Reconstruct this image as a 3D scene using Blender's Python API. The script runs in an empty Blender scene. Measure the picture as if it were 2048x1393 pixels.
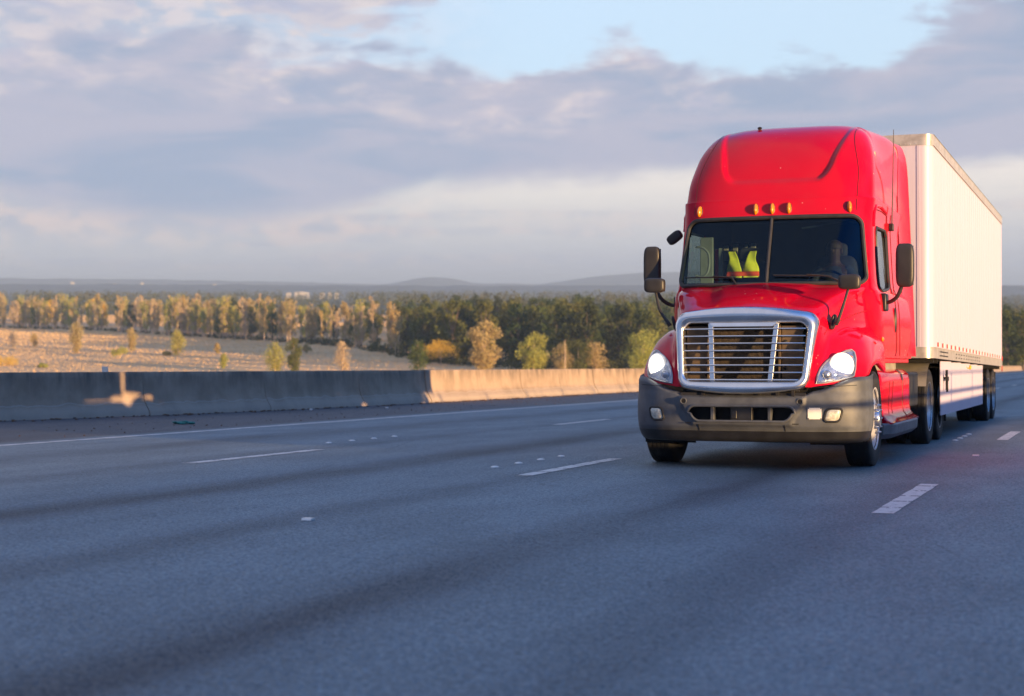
# Red semi truck on a motorway at sunset - procedural scene, Blender 4.5
EXPO = 1.15     # exposure
SUN_R = .45     # along-road drift of the light per metre across
SUN_T = .041    # its drop per metre, measured off the carriageway
SUN_E = 5.0
SKYK = 1.0
SKYC = .47
HAZE = 2.0e-4
PAR_H = .79
import bpy, math, random
import numpy as np
from mathutils import Vector, Matrix, noise as mnoise
from mathutils.bvhtree import BVHTree

# ---------------------------------------------------------------- scene, camera, light
SC = bpy.context.scene
COL = SC.collection
R = math.radians
CAM_Z = 20.0            # the plain is z = 0, the motorway runs on an embankment
CAM_H = 1.09            # camera above the carriageway
GRADE = R(2.77)         # the carriageway falls away from the camera
TH = math.atan(1224/3204.)   # heading of the carriageway, right of the view axis

cam = bpy.data.cameras.new('camera'); camo = bpy.data.objects.new('camera', cam); COL.objects.link(camo)
camo.location = (0, 0, CAM_Z); camo.rotation_euler = (R(90-2.16), 0, 0)
cam.sensor_width = 36; cam.lens = 3204/2048*36; cam.clip_end = 60000; cam.clip_start = .1
cam.dof.use_dof = True; cam.dof.focus_distance = 17.0; cam.dof.aperture_fstop = 2.2
SC.camera = camo
SC.view_settings.view_transform = 'Standard'; SC.view_settings.look = 'None'
SC.view_settings.exposure = EXPO; SC.view_settings.gamma = 1

# road frame (x = across to the right, y = along the road, z = off its surface) -> world
ROAD = (Matrix.Translation((0, 0, CAM_Z)) @ Matrix.Rotation(-GRADE, 4, 'X') @ Matrix.Translation((0, 0, -CAM_H))
        @ Matrix.Rotation(-TH, 4, 'Z'))
def RP(t, s, z=0): return ROAD @ Vector((t, s, z))

# the low sun: light travels left across the road and a little forward
LR = Vector((-1, SUN_R, -SUN_T*math.sqrt(1+SUN_R**2))).normalized()
LW = (ROAD.to_3x3() @ LR).normalized()
TO = -LW
sun_el = math.asin(TO.z); sun_az = math.atan2(TO.x, TO.y)
sl = bpy.data.lights.new('sun', 'SUN'); sl.energy = SUN_E; sl.angle = R(.5); sl.color = (1.0, .62, .28)
so = bpy.data.objects.new('sun', sl); COL.objects.link(so)
so.rotation_euler = TO.to_track_quat('Z', 'Y').to_euler()

# ---------------------------------------------------------------- node helper
class NT:
    def __init__(s, tree): s.t = tree; s.n = tree.nodes; s.l = tree.links
    def node(s, kind, **kw):
        n = s.n.new(kind)
        ins = kw.pop('ins', {})
        for k, v in kw.items(): setattr(n, k, v)
        for k, v in ins.items():
            sk = n.inputs[k]
            if hasattr(v, 'is_output') or isinstance(v, bpy.types.NodeSocket): s.l.new(v, sk)
            else: sk.default_value = v
        return n
    def math(s, op, a, b=0., c=None, clamp=False):
        n = s.n.new('ShaderNodeMath'); n.operation = op; n.use_clamp = clamp
        for i, v in enumerate([a, b] + ([c] if c is not None else [])):
            if isinstance(v, bpy.types.NodeSocket): s.l.new(v, n.inputs[i])
            else: n.inputs[i].default_value = v
        return n.outputs[0]
    def smooth(s, v, a, b, lo=0., hi=1.):
        n = s.n.new('ShaderNodeMapRange'); n.interpolation_type = 'SMOOTHSTEP'
        s.l.new(v, n.inputs['Value'])
        n.inputs['From Min'].default_value = a; n.inputs['From Max'].default_value = b
        n.inputs['To Min'].default_value = lo; n.inputs['To Max'].default_value = hi
        return n.outputs[0]
    def mix(s, f, a, b, blend='MIX'):
        n = s.n.new('ShaderNodeMix'); n.data_type = 'RGBA'; n.blend_type = blend
        for i, v in ((0, f), (6, a), (7, b)):
            if isinstance(v, bpy.types.NodeSocket): s.l.new(v, n.inputs[i])
            else: n.inputs[i].default_value = v if i == 0 else (tuple(v) + (1,))[:4]
        return n.outputs[2]
    def noise(s, vec, scale, detail=4, rough=.55, dist=0.):
        n = s.node('ShaderNodeTexNoise', ins={'Scale': scale, 'Detail': detail, 'Roughness': rough, 'Distortion': dist})
        if vec is not None: s.l.new(vec, n.inputs['Vector'])
        return n.outputs[0]
    def comb(s, x, y, z):
        n = s.n.new('ShaderNodeCombineXYZ')
        for i, v in enumerate((x, y, z)):
            if isinstance(v, bpy.types.NodeSocket): s.l.new(v, n.inputs[i])
            else: n.inputs[i].default_value = v
        return n.outputs[0]
    def mapping(s, vec, scale=(1, 1, 1), loc=(0, 0, 0), rot=(0, 0, 0)):
        n = s.node('ShaderNodeMapping', ins={'Scale': scale, 'Location': loc, 'Rotation': rot})
        s.l.new(vec, n.inputs['Vector']); return n.outputs[0]

# ---------------------------------------------------------------- sky with cloud decks
W = bpy.data.worlds.new('World'); SC.world = W; W.use_nodes = True
t = NT(W.node_tree); t.n.clear()
out = t.n.new('ShaderNodeOutputWorld'); bg = t.n.new('ShaderNodeBackground')
sky = t.node('ShaderNodeTexSky', sky_type='NISHITA', sun_disc=False, sun_elevation=sun_el, sun_rotation=sun_az,
             altitude=50, air_density=1.0, dust_density=1.5, ozone_density=2.5)
tc = t.n.new('ShaderNodeTexCoord')
sx = t.node('ShaderNodeSeparateXYZ'); t.l.new(tc.outputs['Generated'], sx.inputs[0])
X, Y, Z = sx.outputs
elev = t.math('MULTIPLY', t.math('ARCSINE', Z), 180/math.pi)
azim = t.math('MULTIPLY', t.math('ARCTAN2', X, Y), 180/math.pi)
# clouds live on a (azimuth, elevation) chart; noise warps their edges
v1 = t.comb(t.math('MULTIPLY', azim, .29), t.math('MULTIPLY', elev, .80), 3.7)
n1 = t.noise(v1, 1.0, 4, .5, .3)
v2 = t.comb(t.math('MULTIPLY', azim, .13), t.math('MULTIPLY', elev, .62), 9.1)
n2 = t.noise(v2, 1.0, 4, .5, .6)
v3 = t.comb(t.math('MULTIPLY', azim, .9), t.math('MULTIPLY', elev, 1.6), 1.3)
n3 = t.noise(v3, 1.0, 3, .48, .2)
def gx(c, w):       # bump in azimuth
    d = t.math('DIVIDE', t.math('SUBTRACT', azim, c), w); return t.math('EXPONENT', t.math('MULTIPLY', t.math('MULTIPLY', d, d), -1))
wob = t.math('MULTIPLY', t.math('SUBTRACT', n1, .5), 4.2)
wobs = t.math('MULTIPLY', t.math('SUBTRACT', n3, .5), 1.5)
wobl = t.math('MULTIPLY', t.math('SUBTRACT', n2, .5), 3.2)
# main deck: upper edge height as a function of azimuth
top = t.math('ADD', 7.35, t.math('MULTIPLY', gx(19, 5), 2.6))
top = t.math('ADD', top, t.math('MULTIPLY', gx(4.2, 1.4), 1.3))
top = t.math('ADD', top, t.math('MULTIPLY', gx(-13, 9), 1.3))
eT = t.math('ADD', elev, t.math('ADD', wob, wobs))
deck_top = t.math('SUBTRACT', 1, t.smooth(t.math('SUBTRACT', eT, top), -.5, .65))
bot = t.math('ADD', 4.15, t.math('ADD', t.math('MULTIPLY', gx(-11, 8), -1.9), t.math('MULTIPLY', gx(20, 6), .3)))
deck_bot = t.smooth(t.math('SUBTRACT', t.math('ADD', elev, t.math('ADD', t.math('MULTIPLY', wobl, .5), t.math('MULTIPLY', wobs, .35))), bot), -.35, .55)
deck = t.math('MULTIPLY', deck_top, deck_bot)
# second deck, high on the left and overhead
up = t.math('ADD', t.math('ADD', 8.9, t.math('MULTIPLY', gx(-11.6, 1.5), 1.6)), t.math('MULTIPLY', t.smooth(azim, -3.4, .5), 8.0))
deck2 = t.math('MULTIPLY', t.smooth(t.math('SUBTRACT', t.math('ADD', elev, t.math('ADD', wob, wobs)), up), -.3, .5), t.smooth(n2, .28, .42))
high = t.math('MULTIPLY', t.smooth(elev, 12, 16), t.smooth(n1, .42, .60))
# low streaks near the horizon
st = t.noise(t.comb(t.math('MULTIPLY', azim, .10), t.math('MULTIPLY', elev, 1.5), 5.5), 1.0, 5, .55, .5)
streak = t.math('MULTIPLY', t.smooth(st, .46, .62), t.math('SUBTRACT', 1, t.smooth(elev, 3.6, 5.0)))
streak = t.math('MULTIPLY', streak, t.smooth(elev, .3, 1.6, .15, .75))
streak = t.math('MULTIPLY', streak, t.smooth(azim, -8, 1, 1., .45))
leftw = t.math('MULTIPLY', t.math('SUBTRACT', 1, t.smooth(azim, -14, 2)), t.math('MULTIPLY', t.smooth(elev, .8, 2.4), .8))
low = t.math('MAXIMUM', streak, leftw)
# colours (in sky units: the background strength scales them)
K = 1/.1
def c(r, g, b, k=SKYC): return (r*K*k, g*K*k, b*K*k)
hor = t.smooth(elev, 0, 4.6)
clear_low = t.mix(hor, c(.56, .57, .68), c(1.0, .86, .78))
hi_clear = c(.68, .82, .94)
base_sky = t.mix(t.smooth(elev, 4.2, 6.6), clear_low, hi_clear)
zen = t.smooth(elev, 11, 45)
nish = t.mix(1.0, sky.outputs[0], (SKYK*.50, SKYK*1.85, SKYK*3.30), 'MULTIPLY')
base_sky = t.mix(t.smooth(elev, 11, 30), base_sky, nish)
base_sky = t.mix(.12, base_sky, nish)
shade = t.smooth(n2, .33, .62)
grey = t.mix(shade, c(.37, .445, .60), c(.50, .51, .63))
lit = t.mix(t.smooth(n3, .34, .66), c(.58, .56, .67), c(.80, .70, .71))
# sunlit rims: the side of the deck near its upper edge
rim = t.smooth(t.math('SUBTRACT', eT, top), -2.4, -.2)
rimn = t.math('MULTIPLY', rim, t.smooth(n1, .34, .62, .1, .85))
rimn = t.math('MULTIPLY', rimn, t.math('SUBTRACT', 1, t.smooth(azim, 7, 11, 0, .8)))
leftlit = t.math('MULTIPLY', t.math('SUBTRACT', 1, t.smooth(azim, -6, 4)), t.math('MULTIPLY', t.smooth(elev, 5.8, 7.8), t.smooth(n1, .36, .62)))
rimn = t.math('MAXIMUM', rimn, t.math('MULTIPLY', leftlit, .85))
deck_c = t.mix(rimn, grey, lit)
deck2_c = t.mix(t.smooth(n1, .35, .65), c(.48, .51, .66), c(.76, .69, .70))
col = t.mix(low, base_sky, t.mix(t.smooth(n3, .38, .66), c(.455, .485, .60), c(.74, .62, .62)))
col = t.mix(t.math('MULTIPLY', high, .25), col, c(.38, .46, .62))
col = t.mix(t.math('MULTIPLY', deck2, t.math('SUBTRACT', 1, t.smooth(elev, 13, 21))), col, deck2_c)
col = t.mix(deck, col, deck_c)
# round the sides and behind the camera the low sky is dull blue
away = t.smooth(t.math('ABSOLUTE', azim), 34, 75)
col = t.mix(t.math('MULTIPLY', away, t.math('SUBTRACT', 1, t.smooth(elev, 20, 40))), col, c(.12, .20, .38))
# below the horizon it is dim ground haze
below = t.smooth(elev, -1.5, -.1)
col = t.mix(below, c(.05, .075, .11), col)
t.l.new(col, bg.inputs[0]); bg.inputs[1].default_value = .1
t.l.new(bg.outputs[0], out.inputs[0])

# ---------------------------------------------------------------- materials
MAT = {}
def mat(name): 
    m = bpy.data.materials.new(name); m.use_nodes = True; n = NT(m.node_tree)
    b = m.node_tree.nodes['Principled BSDF']; MAT[name] = m
    return m, n, b
def simple(name, col, rough=.5, metal=0., coat=0., spec=.5, vary=.15, vs=6., bump=0., bs=40., emit=None):
    m, n, b = mat(name)
    tcn = n.n.new('ShaderNodeTexCoord').outputs['Object']
    f = n.smooth(n.noise(tcn, vs, 5), .3, .7)
    cc = n.mix(f, tuple(x*(1-vary) for x in col), tuple(min(1, x*(1+vary)) for x in col))
    n.l.new(cc, b.inputs['Base Color'])
    b.inputs['Roughness'].default_value = rough; b.inputs['Metallic'].default_value = metal
    b.inputs['Coat Weight'].default_value = coat; b.inputs['Coat Roughness'].default_value = .04
    b.inputs['Specular IOR Level'].default_value = spec
    if bump:
        bn = n.node('ShaderNodeBump', ins={'Strength': bump, 'Distance': .01, 'Height': n.noise(tcn, bs, 4)})
        n.l.new(bn.outputs[0], b.inputs['Normal'])
    if emit:
        b.inputs['Emission Color'].default_value = tuple(emit[:3]) + (1,); b.inputs['Emission Strength'].default_value = emit[3]
    return m

def rough_normal(n, b, vec, scale, amt):     # grain too fine for a bump map at this distance: jitter the normal itself
    nz = n.node('ShaderNodeTexNoise', ins={'Scale': scale, 'Detail': 3., 'Roughness': .7}); n.l.new(vec, nz.inputs['Vector'])
    a_ = n.node('ShaderNodeVectorMath', operation='SUBTRACT', ins={1: (.5, .5, .5)}); n.l.new(nz.outputs[1], a_.inputs[0])
    s_ = n.node('ShaderNodeVectorMath', operation='SCALE', ins={'Scale': amt}); n.l.new(a_.outputs[0], s_.inputs[0])
    g_ = n.n.new('ShaderNodeNewGeometry')
    d_ = n.node('ShaderNodeVectorMath', operation='ADD'); n.l.new(s_.outputs[0], d_.inputs[0]); n.l.new(g_.outputs['Normal'], d_.inputs[1])
    m_ = n.node('ShaderNodeVectorMath', operation='NORMALIZE'); n.l.new(d_.outputs[0], m_.inputs[0]); n.l.new(m_.outputs[0], b.inputs['Normal'])
# red truck paint: clear-coated, with chalky insect and stone marks
m, n, b = mat('red_paint')
o = n.n.new('ShaderNodeTexCoord').outputs['Object']
vo = n.node('ShaderNodeTexVoronoi', ins={'Scale': 9.0}); n.l.new(o, vo.inputs['Vector'])
sp = n.math('LESS_THAN', vo.outputs['Distance'], n.math('MULTIPLY', n.smooth(n.noise(o, 3.1, 2), .42, .66), .10))
dust = n.smooth(n.noise(o, 5., 6, .6), .4, .8, 0, .05)
cc = n.mix(dust, (.62, .0012, .024), (.55, .12, .10))
cc = n.mix(n.math('MULTIPLY', sp, .6), cc, (.80, .50, .45))
n.l.new(cc, b.inputs['Base Color']); b.inputs['Roughness'].default_value = .38
b.inputs['Coat Weight'].default_value = .75; b.inputs['Coat IOR'].default_value = 1.42; b.inputs['Coat Roughness'].default_value = .05
b.inputs['Specular IOR Level'].default_value = .0
n.l.new(n.smooth(n.noise(o, 4., 5), .3, .75, .03, .10), b.inputs['Coat Roughness'])

simple('bumper_plastic', (.094, .105, .122), .50, vary=.2, bump=.12, bs=220)
simple('black_plastic', (.022, .023, .026), .42, vary=.3)
simple('mirror_plastic', (.034, .033, .033), .45, vary=.2)
simple('rubber_trim', (.035, .035, .038), .5, vary=.3)
simple('grey_rubber', (.20, .21, .21), .6)
simple('chrome', (.86, .88, .90), .26, 1.0, vary=.05)
simple('brushed_metal', (.62, .64, .68), .32, 1.0, vary=.15)
simple('tyre_rubber', (.020, .020, .021), .75, vary=.35, bump=.3, bs=60)
simple('rim_white', (.62, .63, .66), .35, .3, vary=.15)
simple('dark_metal', (.03, .03, .033), .55, .3, vary=.4)
simple('soot_black', (.010, .010, .011), .7, vary=.3)
simple('seam_dark', (.10, .004, .006), .6)
simple('amber_lens', (.92, .24, .006), .22, coat=.8, vary=.25, vs=60)
simple('fog_lens', (.60, .60, .52), .15, coat=1., vary=.3, vs=25)
simple('plate_white', (.82, .80, .76), .4, vary=.06)
simple('interior_dark', (.004, .006, .010), .9, vary=.3, spec=.1)
simple('interior_grey', (.016, .02, .026), .9, vary=.3)
simple('interior_beige', (.33, .31, .23), .75, vary=.15)
simple('seat_cloth', (.030, .034, .04), .9, vary=.3)
simple('seat_red', (.50, .02, .03), .8)
simple('vest_yellow', (.80, .95, .04), .8, vary=.12)
simple('vest_orange', (.90, .10, .02), .7, vary=.1)
simple('skin', (.05, .03, .024), .7)
simple('shirt', (.03, .04, .06), .9)
simple('hair', (.03, .02, .015), .7)
simple('tan_panel', (.30, .28, .23), .6, vary=.15)
simple('red_reflector', (.75, .06, .04), .4)
simple('white_reflector', (.82, .80, .78), .4)
simple('yellow_tag', (.85, .50, .02), .5)
simple('paint_white_marking', (.72, .72, .70), .6, vary=.12, vs=14)
simple('marker_ceramic', (.80, .80, .78), .3, coat=.4)
simple('teal_cloth', (.03, .22, .20), .85, vary=.5, vs=30)
simple('leaf_litter', (.13, .07, .035), .9, vary=.5, vs=20)
simple('litter_white', (.75, .75, .75), .6)

# trailer skin: white painted aluminium, faintly ribbed and grimy
m, n, b = mat('trailer_white')
o = n.n.new('ShaderNodeTexCoord').outputs['Object']
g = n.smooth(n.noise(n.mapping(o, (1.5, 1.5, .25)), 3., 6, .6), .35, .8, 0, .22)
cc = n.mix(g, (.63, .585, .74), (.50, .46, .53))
n.l.new(cc, b.inputs['Base Color']); b.inputs['Roughness'].default_value = .42
bn = n.node('ShaderNodeBump', ins={'Strength': .35, 'Distance': .03, 'Height': n.noise(n.mapping(o, (1, 3.2, .12)), 1.7, 4)})
n.l.new(bn.outputs[0], b.inputs['Normal'])
m, n, b = mat('trailer_rail')
o = n.n.new('ShaderNodeTexCoord').outputs['Object']
cc = n.mix(n.smooth(n.noise(o, 8., 6, .6), .3, .75), (.62, .60, .58), (.40, .38, .36))
n.l.new(cc, b.inputs['Base Color']); b.inputs['Roughness'].default_value = .38; b.inputs['Metallic'].default_value = .35

# window glass
def glass(name, tint, refl=(1., 1., 1.)):
    m = bpy.data.materials.new(name); m.use_nodes = True; n = NT(m.node_tree); n.n.clear(); MAT[name] = m
    o_ = n.n.new('ShaderNodeOutputMaterial')
    tr = n.node('ShaderNodeBsdfTransparent', ins={'Color': tint + (1,)})
    gl = n.node('ShaderNodeBsdfGlossy', ins={'Roughness': .03, 'Color': refl + (1,)})
    fr = n.node('ShaderNodeLayerWeight', ins={'Blend': .5})
    mx = n.n.new('ShaderNodeMixShader'); n.l.new(n.math('MULTIPLY_ADD', n.math('POWER', fr.outputs['Facing'], 5.), .96, .04, clamp=True), mx.inputs[0])
    n.l.new(tr.outputs[0], mx.inputs[1]); n.l.new(gl.outputs[0], mx.inputs[2]); n.l.new(mx.outputs[0], o_.inputs[0])
glass('windshield_glass', (.46, .63, .72), (.40, .65, .95)); glass('side_glass', (.66, .70, .72)); glass('tinted_side_glass', (.50, .47, .36)); glass('lamp_glass', (.93, .94, .96))
m, n, b = mat('mirror_glass'); b.inputs['Metallic'].default_value = 1; b.inputs['Roughness'].default_value = .03; b.inputs['Base Color'].default_value = (.85, .87, .9, 1)

# headlamp: emission strongest at the filament, falling off over the bowl
m, n, b = mat('lit_headlamp')
o = n.n.new('ShaderNodeTexCoord').outputs['Object']
ln = n.node('ShaderNodeVectorMath', operation='LENGTH'); n.l.new(o, ln.inputs[0])
e = n.smooth(ln.outputs['Value'], .02, .14, 5.0, .16)
n.l.new(e, b.inputs['Emission Strength']); b.inputs['Emission Color'].default_value = (1.0, .90, .72, 1)
b.inputs['Base Color'].default_value = (.8, .8, .8, 1)
simple('lamp_reflector', (.50, .52, .57), .25, .75, vary=.3, vs=18, bump=.8, bs=16)
simple('lamp_bezel', (.42, .43, .45), .3, .5)

# asphalt: polished wheel paths, dark oil strip down each lane, aggregate sparkle
m, n, b = mat('asphalt')
o = n.n.new('ShaderNodeTexCoord').outputs['Object']
so_ = n.node('ShaderNodeSeparateXYZ'); n.l.new(o, so_.inputs[0]); ax = so_.outputs[0]; ay = so_.outputs[1]
wv = n.math('MULTIPLY', n.math('SUBTRACT', n.noise(n.mapping(o, (.35, .05, 1)), 1.0, 3), .5), .9)
axw = n.math('ADD', ax, wv)
def band(c0, w, a):
    d = n.math('DIVIDE', n.math('SUBTRACT', axw, c0), w)
    return n.math('MULTIPLY', n.math('EXPONENT', n.math('MULTIPLY', n.math('MULTIPLY', d, d), -1)), a)
dark = band(-3.25, .42, 1.0)
for c0, w, a in ((-7.6, .45, 1.), (-12.0, .5, .9), (.55, .45, .95), (-1.75, .28, .45), (-5.45, .3, .45), (-9.8, .35, .45), (4.2, .6, .8)):
    dark = n.math('ADD', dark, band(c0, w, a))
dark = n.math('MULTIPLY', dark, n.smooth(n.noise(n.mapping(o, (.5, .06, 1)), 1.3, 4), .3, .7, .35, 1.05))
base = n.mix(dark, (.178, .236, .272), (.046, .062, .080))
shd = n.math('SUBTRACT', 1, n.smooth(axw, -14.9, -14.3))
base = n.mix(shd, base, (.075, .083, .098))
mott = n.smooth(n.noise(n.mapping(o, (1, .4, 1)), 1.4, 6, .6), .3, .7, .84, 1.12)
agg = n.smooth(n.noise(o, 42., 5, .85), .32, .68, .42, 1.62)
agg2 = n.smooth(n.noise(o, 16., 4, .7), .3, .7, .80, 1.20)
k = n.math('MULTIPLY', mott, n.math('MULTIPLY', agg, agg2))
crk = n.node('ShaderNodeTexVoronoi', feature='DISTANCE_TO_EDGE', ins={'Scale': .33})
n.l.new(n.mapping(n.mix(.12, o, n.node('ShaderNodeTexNoise', ins={'Scale': 1.2, 'Detail': 5.}).outputs[1]), (1, .45, 1)), crk.inputs['Vector'])
cm = n.math('MULTIPLY', n.math('LESS_THAN', crk.outputs['Distance'], .0016), n.smooth(n.noise(o, .18, 2), .52, .6))
base = n.mix(1.0, base, n.comb(k, k, k), 'MULTIPLY')
base = n.mix(n.math('MULTIPLY', cm, .5), base, (.03, .03, .032))
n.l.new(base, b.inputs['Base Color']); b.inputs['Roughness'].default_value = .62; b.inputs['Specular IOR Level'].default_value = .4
rough_normal(n, b, o, 70., 5.0)

# weathered concrete barrier: rain streaks, dark lichen at the top, pale splash line near the foot
m, n, b = mat('barrier_concrete')
o = n.n.new('ShaderNodeTexCoord').outputs['Object']
oi = n.n.new('ShaderNodeObjectInfo')
ov = n.node('ShaderNodeVectorMath', operation='ADD'); n.l.new(o, ov.inputs[0]); n.l.new(n.comb(n.math('MULTIPLY', oi.outputs['Random'], 40), n.math('MULTIPLY', oi.outputs['Random'], 17), 0), ov.inputs[1]); ov = ov.outputs[0]
zz = n.node('ShaderNodeSeparateXYZ'); n.l.new(o, zz.inputs[0]); zz = zz.outputs[2]
strk = n.smooth(n.noise(n.mapping(ov, (1, 1.5, .30), (0, 0, 0)), 1.7, 7, .7, .4), .36, .70)
blot = n.smooth(n.noise(ov, 1.3, 5, .6), .35, .7)
zj = n.math('ADD', zz, n.math('MULTIPLY', n.math('SUBTRACT', n.noise(n.mapping(ov, (1, 1.6, 0)), 1.2, 4), .5), .22))
topd = n.smooth(zj, .45, 1.0)
cc = n.mix(blot, (.44, .335, .25), (.31, .235, .17))
cc = n.mix(n.math('MULTIPLY', strk, n.math('ADD', .12, n.math('MULTIPLY', topd, .75))), cc, (.09, .08, .07))
foot = n.math('SUBTRACT', 1, n.smooth(zj, .17, .30))
cc = n.mix(n.math('MULTIPLY', foot, .45), cc, (.46, .40, .34))
ln_ = n.math('LESS_THAN', n.math('ABSOLUTE', n.math('SUBTRACT', zj, .27)), .010)
cc = n.mix(n.math('MULTIPLY', ln_, .35), cc, (.55, .52, .48))
n.l.new(cc, b.inputs['Base Color']); b.inputs['Roughness'].default_value = .9
bn = n.node('ShaderNodeBump', ins={'Strength': .5, 'Distance': .01, 'Height': n.noise(ov, 24., 6, .65)})
n.l.new(bn.outputs[0], b.inputs['Normal'])

# ground: dry meadow with mown bands and greener patches
m, n, b = mat('field_ground')
g = n.n.new('ShaderNodeNewGeometry').outputs['Position']
a = n.smooth(n.noise(n.mapping(g, (.006, .022, 1)), 1.0, 6, .6), .35, .65)
cc = n.mix(a, (.95, .64, .33), (.78, .52, .26))
gr = n.smooth(n.noise(n.mapping(g, (.004, .012, 1), (31, 7, 0)), 1.0, 5, .6), .56, .68)
cc = n.mix(gr, cc, (.42, .36, .12))
sp = n.node('ShaderNodeSeparateXYZ'); n.l.new(g, sp.inputs[0])
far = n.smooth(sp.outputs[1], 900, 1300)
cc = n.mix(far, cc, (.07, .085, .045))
n.l.new(cc, b.inputs['Base Color']); b.inputs['Roughness'].default_value = 1
rough_normal(n, b, g, 7., 6.0)

def leafmat(name, c1, c2, c3, sc=.45, trans=.25):
    m = bpy.data.materials.new(name); m.use_nodes = True; n = NT(m.node_tree); n.n.clear(); MAT[name] = m
    o_ = n.n.new('ShaderNodeOutputMaterial')
    o = n.n.new('ShaderNodeTexCoord').outputs['Object']; oi = n.n.new('ShaderNodeObjectInfo')
    r = n.noise(o, sc, 4, .6); 
    cc = n.mix(n.smooth(r, .3, .7), c1, c2)
    cc = n.mix(n.math('MULTIPLY', oi.outputs['Random'], .75), cc, c3)
    hs = n.node('ShaderNodeHueSaturation', ins={'Value': n.smooth(n.noise(o, sc*3, 2), .25, .75, .8, 1.2)}); n.l.new(cc, hs.inputs['Color'])
    d = n.node('ShaderNodeBsdfDiffuse'); n.l.new(hs.outputs[0], d.inputs[0])
    tr = n.node('ShaderNodeBsdfTranslucent'); n.l.new(hs.outputs[0], tr.inputs[0])
    mx = n.node('ShaderNodeMixShader', ins={0: trans}); n.l.new(d.outputs[0], mx.inputs[1]); n.l.new(tr.outputs[0], mx.inputs[2])
    n.l.new(mx.outputs[0], o_.inputs[0])
leafmat('leaf_green', (.07, .115, .03), (.14, .175, .05), (.17, .155, .05))
leafmat('leaf_dark', (.03, .06, .03), (.06, .09, .035), (.085, .09, .035))
leafmat('leaf_tan', (.56, .44, .22), (.42, .38, .15), (.56, .42, .20), trans=.4)
leafmat('leaf_yellow_green', (.50, .50, .12), (.34, .40, .09), (.55, .47, .13), trans=.4)
leafmat('leaf_gold', (.85, .62, .08), (.62, .50, .08), (.8, .5, .08), trans=.35)
leafmat('bare_twig', (.60, .47, .30), (.50, .40, .24), (.62, .48, .30), trans=.3)
leafmat('dry_grass', (.95, .67, .35), (.86, .60, .29), (.92, .64, .33), sc=.02, trans=.4)
leafmat('undergrowth', (.06, .075, .025), (.10, .10, .03), (.08, .09, .03), sc=.15)
leafmat('far_canopy', (.065, .085, .032), (.13, .115, .04), (.1, .1, .035), sc=.03)
simple('bark', (.16, .12, .09), .9, vary=.35, vs=3)
simple('bark_pale', (.58, .44, .32), .9, vary=.3, vs=2)
simple('hill_forest', (.05, .07, .08), 1., vary=.45, vs=.012)
simple('building_white', (.50, .47, .43), .7)
simple('step_grey', (.19, .20, .21), .5, vary=.2)
simple('building_roof', (.30, .28, .27), .7)
simple('rock_dark', (.05, .05, .05), .9)

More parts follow.
